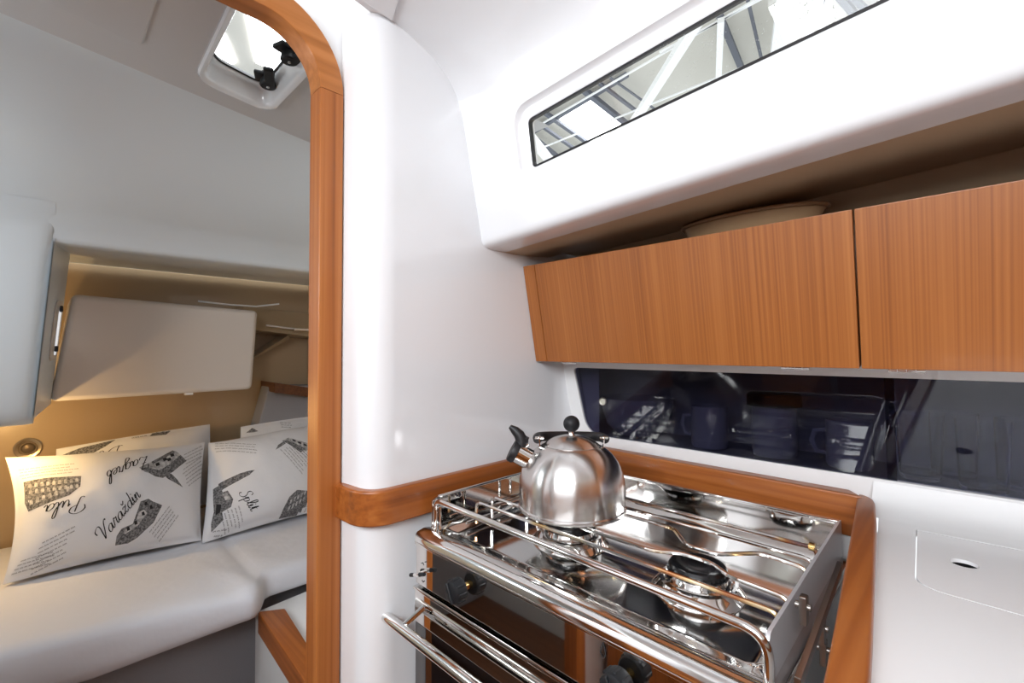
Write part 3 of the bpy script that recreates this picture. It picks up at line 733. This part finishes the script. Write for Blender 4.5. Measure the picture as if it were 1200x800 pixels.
# liner: sloping side and hanging lip
def liner_x(Y, x): return x
sec = [(0, ZC), (-.03, ZC-.012), (-.07, ZC-.05), (-.17, ZC-.14), (-.30, ZC-.245), (-.40, ZC-.315)]
Ys = [-.6, -.3, -.02, .02, .06, .3, .6, .9, 1.1]
bm = BM(); rows = []
low = [(-1.93, 1.675), (-1.945, 1.655), (-1.95, 1.64), (-1.955, 1.630), (-1.965, 1.625), (-2.0, 1.622)]
for t, z in ((0, ZC), (.05, ZC-.010), (.12, ZC-.035), (.3, ZC-.110), (.5, ZC-.178), (.7, ZC-.236), (.86, ZC-.275), (.94, ZC-.298)): rows.append([Vector((seamX(y)+t*(-1.93-seamX(y)), y, z)) for y in Ys])
for x, z in low: rows.append([Vector((x, y, z)) for y in Ys])
for x, z in ((-2.3, 1.65), (-2.62, 1.66)): rows.append([Vector((x, y, z)) for y in Ys])
grid(bm, rows)
struct('wall_cabin_side', bm, 'liner', 'smooth grey-white sloping side of the cabin', 'wall', 60)
# cockpit side: hanging panel and its return with the slot window
bm = BM()
rows = []
plan = [(-.6, 0), (-.3, 0), (-.12, 0), (-.05, 0), (-.03, -.001), (-.018, -.004), (-.009, -.010), (-.003, -.019), (0, -.032), (0, -.07)]
ykz = lambda z: .021+(min(z, 1.64)-1.64)*.0685
for t, z in ((.86, ZC-.275), (.94, ZC-.298)): rows.append([Vector((seamX(y)+t*(-1.93-seamX(y))+.0004, y+ykz(1.64), z)) for y, dx in plan])
for x, z in ((-1.928, 1.676), (-1.940, 1.648), (-1.947, 1.60), (-1.95, 1.52), (-1.95, 1.3), (-1.95, 1.16), (-1.952, 1.125), (-1.958, 1.10), (-1.970, 1.084), (-1.99, 1.078), (-2.05, 1.076)):
    rows.append([Vector((x+dx*max(0, min(1, (1.69-z)/.10)), y+ykz(z), z)) for y, dx in plan])
grid(bm, rows)
def sidew(t, s):                                 # t 0 front .. 1 at the locker; s 0 bottom .. 1 top
    a = Vector((-1.95, -.016, 1.10)).lerp(Vector((-1.95, .021, 1.64)), s); b = Vector((-2.32, .022, 1.11)).lerp(Vector((-2.32, .066, 1.66)), s); return a.lerp(b, t)
grid(bm, [[sidew(t/6, s/6) for t in range(7)] for s in range(7)])
struct('wall_cockpit', bm, 'liner', 'rounded grey-white cockpit side hanging over the berth', 'wall', 60)
w2 = bpy.data.objects.new('window_2', None); COL.objects.link(w2); w2['kind'] = 'structure'; w2['label'] = 'narrow portlight in the cockpit side over the berth'; w2['category'] = 'window'
sn = (sidew(1, .5)-sidew(0, .5)).cross(Vector((0, 0, 1))).normalized(); sn = sn if sn.y > 0 else -sn
def wl(t0, t1, s0, s1, d, r): return [p+sn*d for p in rnd([sidew(t0, s0), sidew(t1, s0), sidew(t1, s1), sidew(t0, s1)], r, 6, True)]
bm = BM(); o_, i_ = wl(.42, .88, .29, .66, .001, .05), wl(.62, .84, .32, .63, .004, .025)
grid(bm, [o_, [p+sn*.003 for p in o_], i_, [p-sn*.006 for p in i_]], True); obj('frame', bm, 'pod', w2, 40)
bm = BM(); plate(bm, [p-sn*.004 for p in i_], [], sn*.002); obj('pane', bm, emit('portlight_daylight', (.9, .95, 1), .55), w2, 0)
bm = BM()
for s in (.36, .61):
    c = sidew(.72, s)+sn*.005; box(bm, c-Vector((.022, .005, .010)), c+Vector((.022, .005, .010)), .003)
obj('latch', bm, 'black', w2)
# overhead locker (pod)
pdx = -2.3
pod = thing('overhead_locker', 'pale moulded locker hanging on the wall over the pillows', 'locker', (-2.45, .36, 1.3))
bm = BM()
f = [at(84, 344, X=pdx), at(303, 364, X=pdx), at(296, 456, X=pdx), at(58, 471, X=pdx)]
bk = [Vector((-2.62, p.y, p.z)) for p in f]
hexa(bm, f+bk, .02, 4); obj('body', bm, 'pod', pod, 60)
bm = BM(); box(bm, (-2.335, .415, 1.118-.006), (-2.315, .445, 1.126), .002); obj('catch', bm, 'gelcoat_soft', pod)
# far wall, hull side, ledge, shelf
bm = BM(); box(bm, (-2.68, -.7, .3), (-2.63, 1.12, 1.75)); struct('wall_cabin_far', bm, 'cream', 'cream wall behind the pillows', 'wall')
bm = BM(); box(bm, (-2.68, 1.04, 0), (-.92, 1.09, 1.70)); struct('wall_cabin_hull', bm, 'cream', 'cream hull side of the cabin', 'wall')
bm = BM(); box(bm, (-2.68, -.72, 0), (-.92, -.66, 2.0)); struct('wall_cabin_centre', bm, 'liner', 'centre side of the cabin', 'wall')
bm = BM(); box(bm, (-2.68, -.7, -.04), (-.915, 1.1, .0)); struct('floor_cabin', bm, 'teak_dark', 'teak cabin floor', 'floor')
bm = BM(); hexa(bm, [(-2.63, .68, 1.395), (-2.46, .70, 1.40), (-2.46, 1.04, 1.365), (-2.63, 1.04, 1.36), (-2.63, .68, 1.52), (-2.58, .70, 1.52), (-2.58, 1.04, 1.50), (-2.63, 1.04, 1.50)], .006)
hexa(bm, [(-2.63, .70, 1.24), (-2.47, .72, 1.265), (-2.47, .88, 1.375), (-2.63, .88, 1.375), (-2.63, .70, 1.225), (-2.50, .72, 1.25), (-2.50, .90, 1.36), (-2.63, .90, 1.36)], .004)
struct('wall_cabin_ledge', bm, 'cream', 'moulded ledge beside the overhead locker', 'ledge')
bm = BM()
tube(bm, [at(238, 351, X=-2.32)+Vector((-.09, 0, 0)), at(270, 357, X=-2.40), at(300, 359, X=-2.44), at(327, 356, X=-2.44)], .004, 8); tag(obj('rod', bm, 'gelcoat_soft'), 'thin white rod lying above the overhead locker', 'rod')
hg = thing('locker_stay', 'small metal stay on the ledge by the door post', 'stay', at(350, 386, X=-2.44))
bm = BM(); c = at(352, 386, X=-2.44); box(bm, c-Vector((.01, .035, .008)), c+Vector((.01, .04, .006)), .003); obj('plate', bm, 'steel', hg)
bm = BM(); tube(bm, [at(312, 381, X=-2.445), at(335, 384, X=-2.44), c], .0045, 8); obj('arm', bm, 'pod', hg)
bm = BM(); a0, a1 = at(322, 448, X=-2.42), at(385, 456, X=-2.42)
hexa(bm, [a0+Vector((0, 0, -.05)), Vector((a1.x, 1.04, a1.z-.05)), Vector((-2.63, 1.04, a1.z-.05)), Vector((-2.63, a0.y, a0.z-.05)), a0, Vector((a1.x, 1.04, a1.z)), Vector((-2.63, 1.04, a1.z)), Vector((-2.63, a0.y, a0.z))], .003)
tag(obj('shelf', bm, 'teak_dark'), 'dark teak shelf in the cabin corner above the pillows', 'shelf')
bm = BM(); hexa(bm, [(-2.5, .745, .9), (-2.5, 1.035, .9), (-2.62, 1.035, .9), (-2.62, .745, .9), (-2.5, .80, 1.12), (-2.5, 1.035, 1.11), (-2.62, 1.035, 1.11), (-2.62, .80, 1.12)], .01)
struct('wall_corner_lining', bm, 'greyfab', 'grey lined corner below the dark shelf', 'lining')
# round wall fitting
c = at(33, 525, X=-2.629)
wf = thing('wall_fitting', 'small round flush fitting on the cream wall over the pillow', 'wall fitting', c)
bm = BM(); lathe(bm, [(.030, 0), (.040, 0), (.041, .003), (.037, .005), (.028, .003), (.026, 0)], 36, axis_mtx(c, (1, 0, 0))); obj('ring', bm, 'ring', wf)
bm = BM(); lathe(bm, [(.028, .0005), (.020, -.0), (.018, .004), (.014, .007), (0, .008)], 36, axis_mtx(c, (1, 0, 0))); obj('disc', bm, mat('disc', (.16, .12, .08), .4, .5), wf)

# ---- berth
bm = BM()
box(bm, (-2.63, -.65, .0), (-1.83, 1.04, .398), .01)
struct('wall_berth_base', bm, 'greyfab', 'grey moulded berth base', 'berth base')
bm = BM(); lk0 = [(-1.67, .50), (-.918, .50), (-.918, 1.04), (-1.72, 1.04)]
plate(bm, [Vector((x, y, .44)) for x, y in lk0], [], (0, 0, -.44)); struct('wall_berth_locker', bm, 'gelcoat_soft', 'white locker top beside the door post', 'locker top')
bm = BM()
hexa(bm, [at(302, 716, Z=.47)+Vector((0, 0, -.07)), (-1.0, .462, .40), (-1.0, .505, .40), at(334, 712, Z=.47)+Vector((0, 0, -.07)), at(302, 716, Z=.47), (-1.0, .462, .47), (-1.0, .505, .47), at(334, 712, Z=.47)], .005)
struct('trim_5', bm, 'teak_x', 'dark teak edge rail at the foot of the berth', 'edge rail')
# mattress
def mfront(y):
    a = -1.700+.215*(y+.065)
    t = max(0, min(1, (y-.47)/.07)); t = t*t*(3-2*t)
    return a*(1-t) + (-1.685+.03*(y-.5))*t
bm = BM(); rows = []; NY = 90
for j in range(NY+1):
    y = -.64+j*(1.03+.64)/NY; xf = mfront(y); row = []
    dip = .010*math.exp(-((y-.505)/.02)**2)
    for x, z in [(-2.6, .41), (-2.6, .55)] + [(-2.6+(xf-.05+2.6)*k/18, .553) for k in range(1, 18)] + [(xf-.05, .552), (xf-.03, .549), (xf-.012, .540), (xf-.002, .528), (xf+.002, .512), (xf+.004, .498), (xf+.003, .482), (xf-.004, .468), (xf-.02, .461), (xf-.06, .460), (xf-.14, .41)]:
        w = .006*noise.noise(Vector((x*5, y*5, 1))) + .003*noise.noise(Vector((x*13, y*11, 4)))
        cr = .012*math.exp(-(((y-.50)-(x-xf)*.35)/.018)**2)*max(0, min(1, (x-xf+.35)/.3))
        cr2 = .010*math.exp(-(((y-.455)-(x-xf)*.1)/.013)**2)*max(0, min(1, (x-xf+.12)/.1))
        up2 = 1 if z > .5 else .5
        z = z if z > .53 or x < xf-.08 else z-(.53-z)/.07*max(0, min(.045, .12*(.48-y)))
        row.append(Vector((x+(w*.8+cr2*1.2+dip*.5 if z < .54 else 0), y, z+(w+cr+cr2-dip if z > .41 else 0)*up2)))
    rows.append(row)
g = grid(bm, rows); bm.faces.new(g[0]); bm.faces.new(g[-1])
mt = tag(obj('mattress', bm, 'sheet', None, 60), 'wide berth mattress under a white fitted sheet', 'mattress')

# ---- pillows with printed towns
GL = {
 'a': (.5, [[(.36, .36), (.24, .45), (.06, .3), (.04, .1), (.14, 0), (.28, .1), (.37, .42), (.36, .1), (.42, 0), (.52, .12)]]),
 'l': (.28, [[(0, .1), (.2, .5), (.28, .9), (.2, 1.0), (.12, .8), (.1, .15), (.18, 0), (.3, .12)]]),
 'u': (.48, [[(0, .3), (.08, .45), (.08, .15), (.15, 0), (.27, .1), (.36, .45), (.35, .1), (.41, 0), (.5, .12)]]),
 'g': (.48, [[(.36, .36), (.22, .45), (.05, .28), (.05, .08), (.16, 0), (.3, .12), (.37, .43), (.32, -.2), (.18, -.42), (.04, -.32), (.2, -.1), (.5, .12)]]),
 'r': (.38, [[(0, .1), (.1, .45), (.14, .5), (.2, .42), (.3, .44), (.24, .15), (.3, 0), (.4, .12)]]),
 'e': (.36, [[(0, .12), (.2, .22), (.3, .36), (.22, .46), (.08, .34), (.05, .12), (.15, 0), (.28, .04), (.38, .14)]]),
 'b': (.40, [[(0, .1), (.2, .55), (.26, .92), (.18, 1.0), (.12, .8), (.08, .2), (.16, 0), (.3, .08), (.34, .3), (.24, .42), (.12, .3)]]),
 'z': (.42, [[(.04, .36), (.14, .46), (.24, .38), (.34, .45), (.04, .04), (.16, .1), (.26, 0), (.38, .12)], [(.1, .74), (.2, .6), (.34, .78)]]),
 'd': (.5, [[(.36, .36), (.22, .45), (.05, .28), (.05, .08), (.16, 0), (.3, .12), (.40, .6), (.42, 1.0)], [(.39, .5), (.36, .1), (.42, 0), (.52, .12)]]),
 'i': (.24, [[(0, .2), (.08, .45), (.06, .12), (.12, 0), (.22, .12)], [(.10, .64), (.11, .70)]]),
 'n': (.44, [[(0, .2), (.08, .44), (.06, 0)], [(.06, .2), (.2, .44), (.28, .4), (.26, .1), (.32, 0), (.42, .12)]]),
 'p': (.42, [[(0, .2), (.1, .5), (.05, 0), (.02, -.4)], [(.07, .3), (.2, .46), (.33, .34), (.28, .08), (.16, 0), (.07, .08)]]),
 't': (.28, [[(.0, .2), (.12, .8), (.08, .12), (.15, 0), (.26, .12)], [(.0, .55), (.24, .57)]]),
 'P': (.60, [[(.28, .9), (.2, .4), (.12, .05), (0, 0), (-.08, .08)], [(-.15, .55), (-.2, .8), (0, 1.0), (.3, 1.02), (.55, .85), (.5, .6), (.25, .5)]]),
 'Z': (.60, [[(-.05, .75), (.05, .98), (.25, .9), (.45, .98), (.3, .6), (.0, .05), (.18, .08), (.4, -.05), (.55, .15)], [(.1, .5), (.42, .52)]]),
 'V': (.52, [[(-.25, .6), (-.3, .85), (-.05, 1.0), (.1, .85), (.12, .3), (.14, .0), (.3, .4), (.45, .85), (.6, 1.0), (.66, .9)]]),
 'S': (.48, [[(.5, .8), (.42, 1.0), (.22, .95), (.16, .72), (.34, .45), (.36, .15), (.15, -.02), (-.08, .08), (-.05, .25)]]),
 'D': (.66, [[(.2, .95), (.15, .4), (.05, .05), (-.1, .1)], [(-.2, .8), (.1, 1.0), (.45, .9), (.6, .5), (.4, .1), (.05, .0)]]),
}
def catmull(p, n=6):
    p = [Vector((*q, 0)) for q in p]; P = [p[0]*2-p[1]] + p + [p[-1]*2-p[-2]]; out = []
    for i in range(1, len(P)-2):
        for k in range(n):
            t = k/n; a, b, c, d = P[i-1], P[i], P[i+1], P[i+2]
            out.append(.5*((2*b)+(c-a)*t+(2*a-5*b+4*c-d)*t*t+(3*b-a-3*c+d)*t**3))
    out.append(p[-1]); return out
class Pillow:
    """a stuffed cushion between four corner points; prints are laid on its front"""
    def __init__(s, name, label, tl, tr, br, bl, thick, px, nu=44, nv=30, sag=0, lob=.06, lobu=None):
        s.c = [Vector(q) for q in (tl, tr, br, bl)]; s.th = thick; s.px = [Vector((*q, 0)) for q in px]; s.sag = sag; s.lob = lob; s.lobu = lob*.6 if lobu is None else lobu
        s.n = (s.c[1]-s.c[3]).cross(s.c[0]-s.c[2]).normalized()
        if s.n.dot(CAM-s.c[0]) < 0: s.n = -s.n
        s.bm = BM(); s.name, s.label = name, label; s.sd = random.random()*20
        front = [[s.P(i/nu, j/nv, 1) for i in range(nu+1)] for j in range(nv+1)]
        back = [[s.P(i/nu, j/nv, -1) for i in range(nu+1)] for j in range(nv+1)]
        grid(s.bm, front); grid(s.bm, back); bmesh.ops.remove_doubles(s.bm, verts=s.bm.verts, dist=1e-5)
    def P(s, u, v, side, lift=0):
        uu, vv = max(0, min(1, u)), max(0, min(1, v))
        bx = 4*uu*(1-uu); by = 4*vv*(1-vv)
        # edges drawn in between the corners
        u2 = .5+(uu-.5)*(1-s.lobu*by*(1 if uu < .5 else .35)); v2 = .5+(vv-.5)*(1-s.lob*bx) - s.sag*bx*(1-vv)
        a = s.c[0].lerp(s.c[1], u2); b = s.c[3].lerp(s.c[2], u2); p = a.lerp(b, v2)
        h = (bx**.55)*(by**.55)*s.th*.5
        w = noise.noise(Vector((u*4+s.sd, v*3, s.sd)))*.012 + noise.noise(Vector((u*10+s.sd, v*8, 3)))*.004
        return p + s.n*(side*(h + w*min(1, bx*by*4)*.9) + lift)
    def uv(s, q):                                # picture of the flat cushion -> u, v
        q = Vector((*q, 0)); A, B, C, D = s.px; u = v = .5
        for _ in range(12):
            f = A*(1-u)*(1-v)+B*u*(1-v)+C*u*v+D*(1-u)*v - q
            du = (B-A)*(1-v)+(C-D)*v; dv = (D-A)*(1-u)+(C-B)*u
            det = du.x*dv.y-du.y*dv.x
            if abs(det) < 1e-9: break
            u -= (f.x*dv.y-f.y*dv.x)/det; v -= (du.x*f.y-du.y*f.x)/det
        return u, v
    def on(s, q, lift): u, v = s.uv(q); return s.P(u, v, 1, lift)
    def ok(s, q): u, v = s.uv(q); return .0 <= u <= 1 and .0 <= v <= 1
    def ribbon(s, pts, ws, mi, lift=.0012):
        prev = None
        for i, p in enumerate(pts):
            a = pts[max(i-1, 0)]; b = pts[min(i+1, len(pts)-1)]; d = Vector((b[0]-a[0], b[1]-a[1], 0))
            if d.length < 1e-6: continue
            d.normalize(); nn = Vector((-d.y, d.x, 0))*ws[i]/2; q = Vector((p[0], p[1], 0))
            if not s.ok(q[:2]): prev = None; continue
            cur = (s.bm.verts.new(s.on((q+nn)[:2], lift)), s.bm.verts.new(s.on((q-nn)[:2], lift)))
            if prev:
                f = s.bm.faces.new((prev[0], prev[1], cur[1], cur[0])); f.material_index = mi
            prev = cur
    def text(s, word, p0, p1, cap, sl=.35):
        p0, p1 = Vector((*p0, 0)), Vector((*p1, 0)); tot = sum(GL[ch][0] for ch in word); d = (p1-p0); ku = d.length/tot; d.normalize(); u = Vector((d.y, -d.x, 0)); x = 0
        for ch in word:
            adv, st_ = GL[ch]
            for k in st_:
                c = catmull(k); pts = [p0 + d*((x+q.x)*ku + q.y*sl*cap) + u*(q.y*cap) for q in c]; ws = []
                for i in range(len(c)):
                    a = c[max(i-1, 0)]; b = c[min(i+1, len(c)-1)]; t = (b-a); t = t.normalized() if t.length else t
                    ws.append(cap*(.035+.075*max(0, abs(t.y)-.35)))
                s.ribbon([q[:2] for q in pts], ws, 1)
            x += adv
    def lines(s, p0, p1, step, n, w=.55):        # block of tiny handwriting-like lines
        p0, p1, step = Vector((*p0, 0)), Vector((*p1, 0)), Vector((*step, 0)); d = (p1-p0).normalized(); nn = Vector((-d.y, d.x, 0))
        for k in range(n):
            a = p0+step*k; L = (p1-p0).length*random.uniform(.82, 1); x = random.uniform(0, 3)
            while x < L:
                wd = random.uniform(2.5, 6); pts = []; m_ = int(wd/.7)+2
                for i in range(m_): pts.append((a + d*(x+wd*i/(m_-1)) + nn*((-1)**i*.55))[:2])
                s.ribbon(pts, [w]*len(pts), 4, .001); x += wd+1.4
    def poly(s, pts, mi, lift=.0006, sub=2.5):
        ls = [Vector((*q, 0)) for q in pts]; xs_ = [q.x for q in ls]; ys_ = [q.y for q in ls]
        b = BM(); vs = [b.verts.new(q) for q in ls]
        for t in tessellate_polygon([ls]):
            try: b.faces.new([vs[i] for i in t])
            except ValueError: pass
        for _ in range(3):
            es = [e_ for e_ in b.edges if e_.calc_length() > sub*2]
            if es: bmesh.ops.subdivide_edges(b, edges=es, cuts=1, use_grid_fill=True)
            bmesh.ops.triangulate(b, faces=b.faces[:])
        mp = {}
        for f in b.faces:
            if not all(s.ok(v.co[:2]) for v in f.verts): continue
            q = []
            for v in f.verts:
                if v.index not in mp or True: q.append(s.bm.verts.new(s.on(v.co[:2], lift)))
            nf = s.bm.faces.new(q); nf.material_index = mi
        b.free()
    def arcade(s, o, ex, ey, rows_, cols, mi=3):
        o, ex, ey = Vector((*o, 0)), Vector((*ex, 0)), Vector((*ey, 0))
        for r in range(rows_):
            for c in range(cols):
                q = o+ex*(c/cols)+ey*(r/rows_); w = ex/cols*.28; h = ey/rows_*.33
                s.poly([(q+w*.6-h)[:2], (q+w-h*.3)[:2], (q+w+h)[:2], (q-w+h)[:2], (q-w-h*.3)[:2], (q-w*.6-h)[:2]], mi, .0012)
    def done(s):
        bm = s.bm
        me = bpy.data.meshes.new(s.name); 
        bm.normal_update(); bm.to_mesh(me); bm.free()
        for x in ('cotton', 'ink', 'ink_mid', 'ink_pale', 'ink_fine'): me.materials.append(M[x])
        me.polygons.foreach_set('use_smooth', [True]*len(me.polygons))
        o = bpy.data.objects.new(s.name, me); COL.objects.link(o); tag(o, s.label, 'pillow', 'printed pillows on the berth'); return o
def Z3(x, y): return (x/2.5, 480+y/2.5)
def C2(x, y): return (60+x/4.445, 480+y/4.445)
def C3(x, y): return (220+x/5, 480+y/5)
def zz(f, *pts): return [f(*p) for p in pts]
ZB = .562
# back pair first
px_ = [(66, 528), (272, 508), (272, 600), (66, 640)]
c_ = [at(66, 526, X=-2.50), at(246, 497, X=-2.50), at(246, 590, X=-2.44), at(66, 620, X=-2.44)]
p = Pillow('pillow', 'printed white pillow propped behind the left front pillow', c_[0], c_[1], c_[2], c_[3], .16, [(66, 526), (246, 497), (246, 590), (66, 620)], lob=-.02)
p.text('Du', (132, 524), (104, 533), 11); p.poly(zz(C2, (50, 240), (130, 205), (300, 165), (250, 200), (170, 245)), 2); p.poly(zz(C2, (465, 130), (600, 112), (560, 140), (470, 150)), 2)
p.lines(C2(370, 160), C2(460, 145), (0, -3), 4); p.done()
c_ = [at(282, 500, X=-2.50), Vector((-2.50, 1.02, .945)), Vector((-2.42, 1.02, .63)), at(282, 584, X=-2.42)]
p = Pillow('pillow', 'printed white pillow half hidden between the split-tower pillow and the post', c_[0], c_[1], c_[2], c_[3], .10, [(282, 500), (400, 487), (400, 580), (282, 584)], lob=-.02)
p.poly(zz(C3, (345, 140), (390, 112), (430, 135), (400, 140)), 2); p.poly(zz(C3, (455, 225), (520, 205), (640, 178), (655, 182), (530, 218)), 2); p.lines(C3(600, 85), C3(690, 92), (0, 3), 3); p.done()
# right front
tl, bl = at(244, 519, X=-2.33), at(236, 637, Z=ZB)
p = Pillow('pillow', 'printed white pillow with a tower and the word Split, beside the door post', tl, Vector((-2.36, 1.0, .93)), Vector((-2.10, 1.0, ZB+.005)), bl, .25, [(241, 519), (405, 488), (405, 595), (233, 637)], lob=.05)
p.text('Split', (267, 594), (281, 613), 12, .3)
p.poly(zz(C3, (130, 490), (245, 450), (290, 443), (300, 465), (255, 485), (150, 530), (125, 560)), 2); p.poly(zz(C3, (290, 443), (328, 440), (300, 462)), 2)
p.poly(zz(C3, (105, 510), (135, 500), (150, 545), (175, 540), (205, 590), (195, 630), (150, 650), (160, 690), (105, 740), (100, 700), (110, 640), (105, 570)), 2)
p.poly(zz(C3, (150, 555), (172, 552), (195, 592), (165, 590)), 3, .0012); p.poly(zz(C3, (120, 600), (145, 610), (140, 650), (118, 660)), 1, .0012)
p.poly(zz(C3, (485, 680), (500, 640), (530, 590), (580, 553), (665, 550), (655, 600), (640, 645)), 2)
p.arcade(C3(535, 640), (23, -12), (3, -12), 2, 5)
p.poly(zz(C3, (535, 240), (590, 212), (740, 262), (735, 275), (690, 310), (640, 322)), 3); p.poly(zz(C3, (535, 240), (570, 235), (690, 295), (640, 322)), 2, .001); p.poly(zz(C3, (475, 312), (500, 275), (545, 245), (555, 262), (520, 285)), 2)
for q in ((620, 232), (655, 248), (690, 262)): p.poly(zz(C3, (q[0]-10, q[1]-6), (q[0]+12, q[1]+2), (q[0]+8, q[1]+16), (q[0]-12, q[1]+8)), 1, .0014)
p.lines(C3(130, 208), C3(370, 270), (-.6, 4.2), 4); p.lines(C3(505, 310), C3(615, 450), (4, -1.6), 7); p.lines(C3(640, 320), C3(740, 400), (4, -1), 4)
p.lines(C3(230, 620), C3(270, 720), (-3.6, 1.3), 6); p.lines(C3(680, 560), C3(650, 635), (4, .3), 6); p.lines(C3(105, 740), C3(190, 735), (2, 4), 3)
p.done()
# left front
tl, tr, br, bl = at(6, 536, X=-2.34), at(240, 518, X=-2.34), at(236, 633, Z=ZB), at(3, 685, Z=ZB)
p = Pillow('pillow', 'printed white pillow with an arena and the words Pula, Zagreb and Varaždin', tl, tr, br, bl, .25, [(6, 536), (243, 518), (240, 633), (3, 685)], lob=.05, lobu=.09)
p.text('Pula', (82, 598), (38, 606), 17, .4); p.text('Zagreb', (160, 543), (109, 567), 17, .35); p.text('Varazdin', (110, 645), (153, 596), 16, .2)
p.poly(zz(Z3, (42, 232), (120, 226), (200, 228), (196, 262), (165, 288), (100, 310), (50, 326), (40, 300)), 2)
p.arcade(Z3(58, 248), (58, -3), (0, 16), 2, 9)
p.arcade(Z3(58, 300), (48, -14), (0, 9), 1, 7)
p.poly(zz(C2, (400, 360), (470, 320), (600, 235), (625, 245), (690, 300), (600, 370), (540, 410), (490, 405), (430, 385)), 3)
p.poly(zz(C2, (400, 362), (450, 360), (520, 370), (580, 330), (650, 265), (690, 300), (600, 375), (540, 412), (490, 407)), 2, .001)
p.poly(zz(C2, (470, 320), (600, 235), (612, 250), (480, 335)), 2, .001)
p.poly(zz(C2, (545, 395), (590, 385), (630, 415), (668, 452), (610, 430), (570, 415)), 2)
for q in ((505, 335), (550, 300), (595, 270), (575, 300)): p.poly(zz(C2, (q[0]-12, q[1]-4), (q[0]+10, q[1]-14), (q[0]+16, q[1]+4), (q[0]-6, q[1]+14)), 1, .0014)
p.poly(zz(C2, (280, 755), (285, 715), (310, 680), (370, 655), (395, 590), (410, 545), (455, 528), (480, 540), (538, 555), (490, 640), (400, 715), (350, 742)), 2)
p.poly(zz(C2, (400, 600), (430, 585), (450, 600), (400, 660), (330, 705), (320, 690), (385, 650)), 3, .0012)
for q in ((345, 680), (385, 650), (425, 605), (470, 570), (440, 555)): p.poly(zz(C2, (q[0]-8, q[1]-6), (q[0]+6, q[1]-12), (q[0]+12, q[1]+4), (q[0]-4, q[1]+10)), 1, .0016)
p.lines(Z3(35, 190), Z3(190, 182), (0, 4), 4); p.lines(Z3(90, 420), Z3(175, 382), (-1.2, 5), 7); p.lines(Z3(25, 490), Z3(120, 470), (2, -4), 4)
p.lines(Z3(525, 150), Z3(600, 108), (1.2, 4), 4); p.lines(Z3(520, 205), Z3(600, 145), (1.8, 3.6), 6); p.lines(Z3(410, 390), Z3(480, 310), (3.6, 1.6), 5)
p.done()

# =================================================================== LIGHT
wd = bpy.data.worlds.new('world'); bpy.context.scene.world = wd; wd.use_nodes = True
wd.node_tree.nodes['Background'].inputs['Color'].default_value = (.93, .97, 1, 1)
wd.node_tree.nodes['Background'].inputs['Strength'].default_value = 1.15
def area(name, loc, target, sx, sy, power, col=(1, 1, 1)):
    l = bpy.data.lights.new(name, 'AREA'); l.shape = 'RECTANGLE'; l.size = sx; l.size_y = sy; l.energy = power; l.color = col
    o = bpy.data.objects.new(name, l); COL.objects.link(o); o.location = loc
    o.rotation_euler = (Vector(target)-Vector(loc)).to_track_quat('-Z', 'Y').to_euler(); return o
area('daylight_companionway', (.05, -.75, 1.93), (-.45, .7, 1.0), 1.2, .8, 48, (.93, .965, 1))
area('fill_light_cabin', (-1.55, -.62, 1.55), (-1.9, .4, 1.1), .5, .25, 5, (.92, .96, 1))  # added fill to brighten the cabin; no opening is built here
area('fill_light_hatch', (-1.0, .15, 6.8), (-1.25, .36, 1.9), 2.0, 2.0, 420, (.94, .97, 1))  # added unseen light to brighten the hatch frame and berth
l = bpy.data.lights.new('reading_lamp', 'POINT'); l.energy = 4.5; l.color = (1, .62, .24); l.shadow_soft_size = .012
o = bpy.data.objects.new('reading_lamp', l); COL.objects.link(o); o.location = (-2.22, -.125, 1.0)
vs = bpy.context.scene.view_settings
vs.view_transform = 'Standard'; vs.look = 'None'; vs.gamma = 1; vs.exposure = .10; vs.use_curve_mapping = False
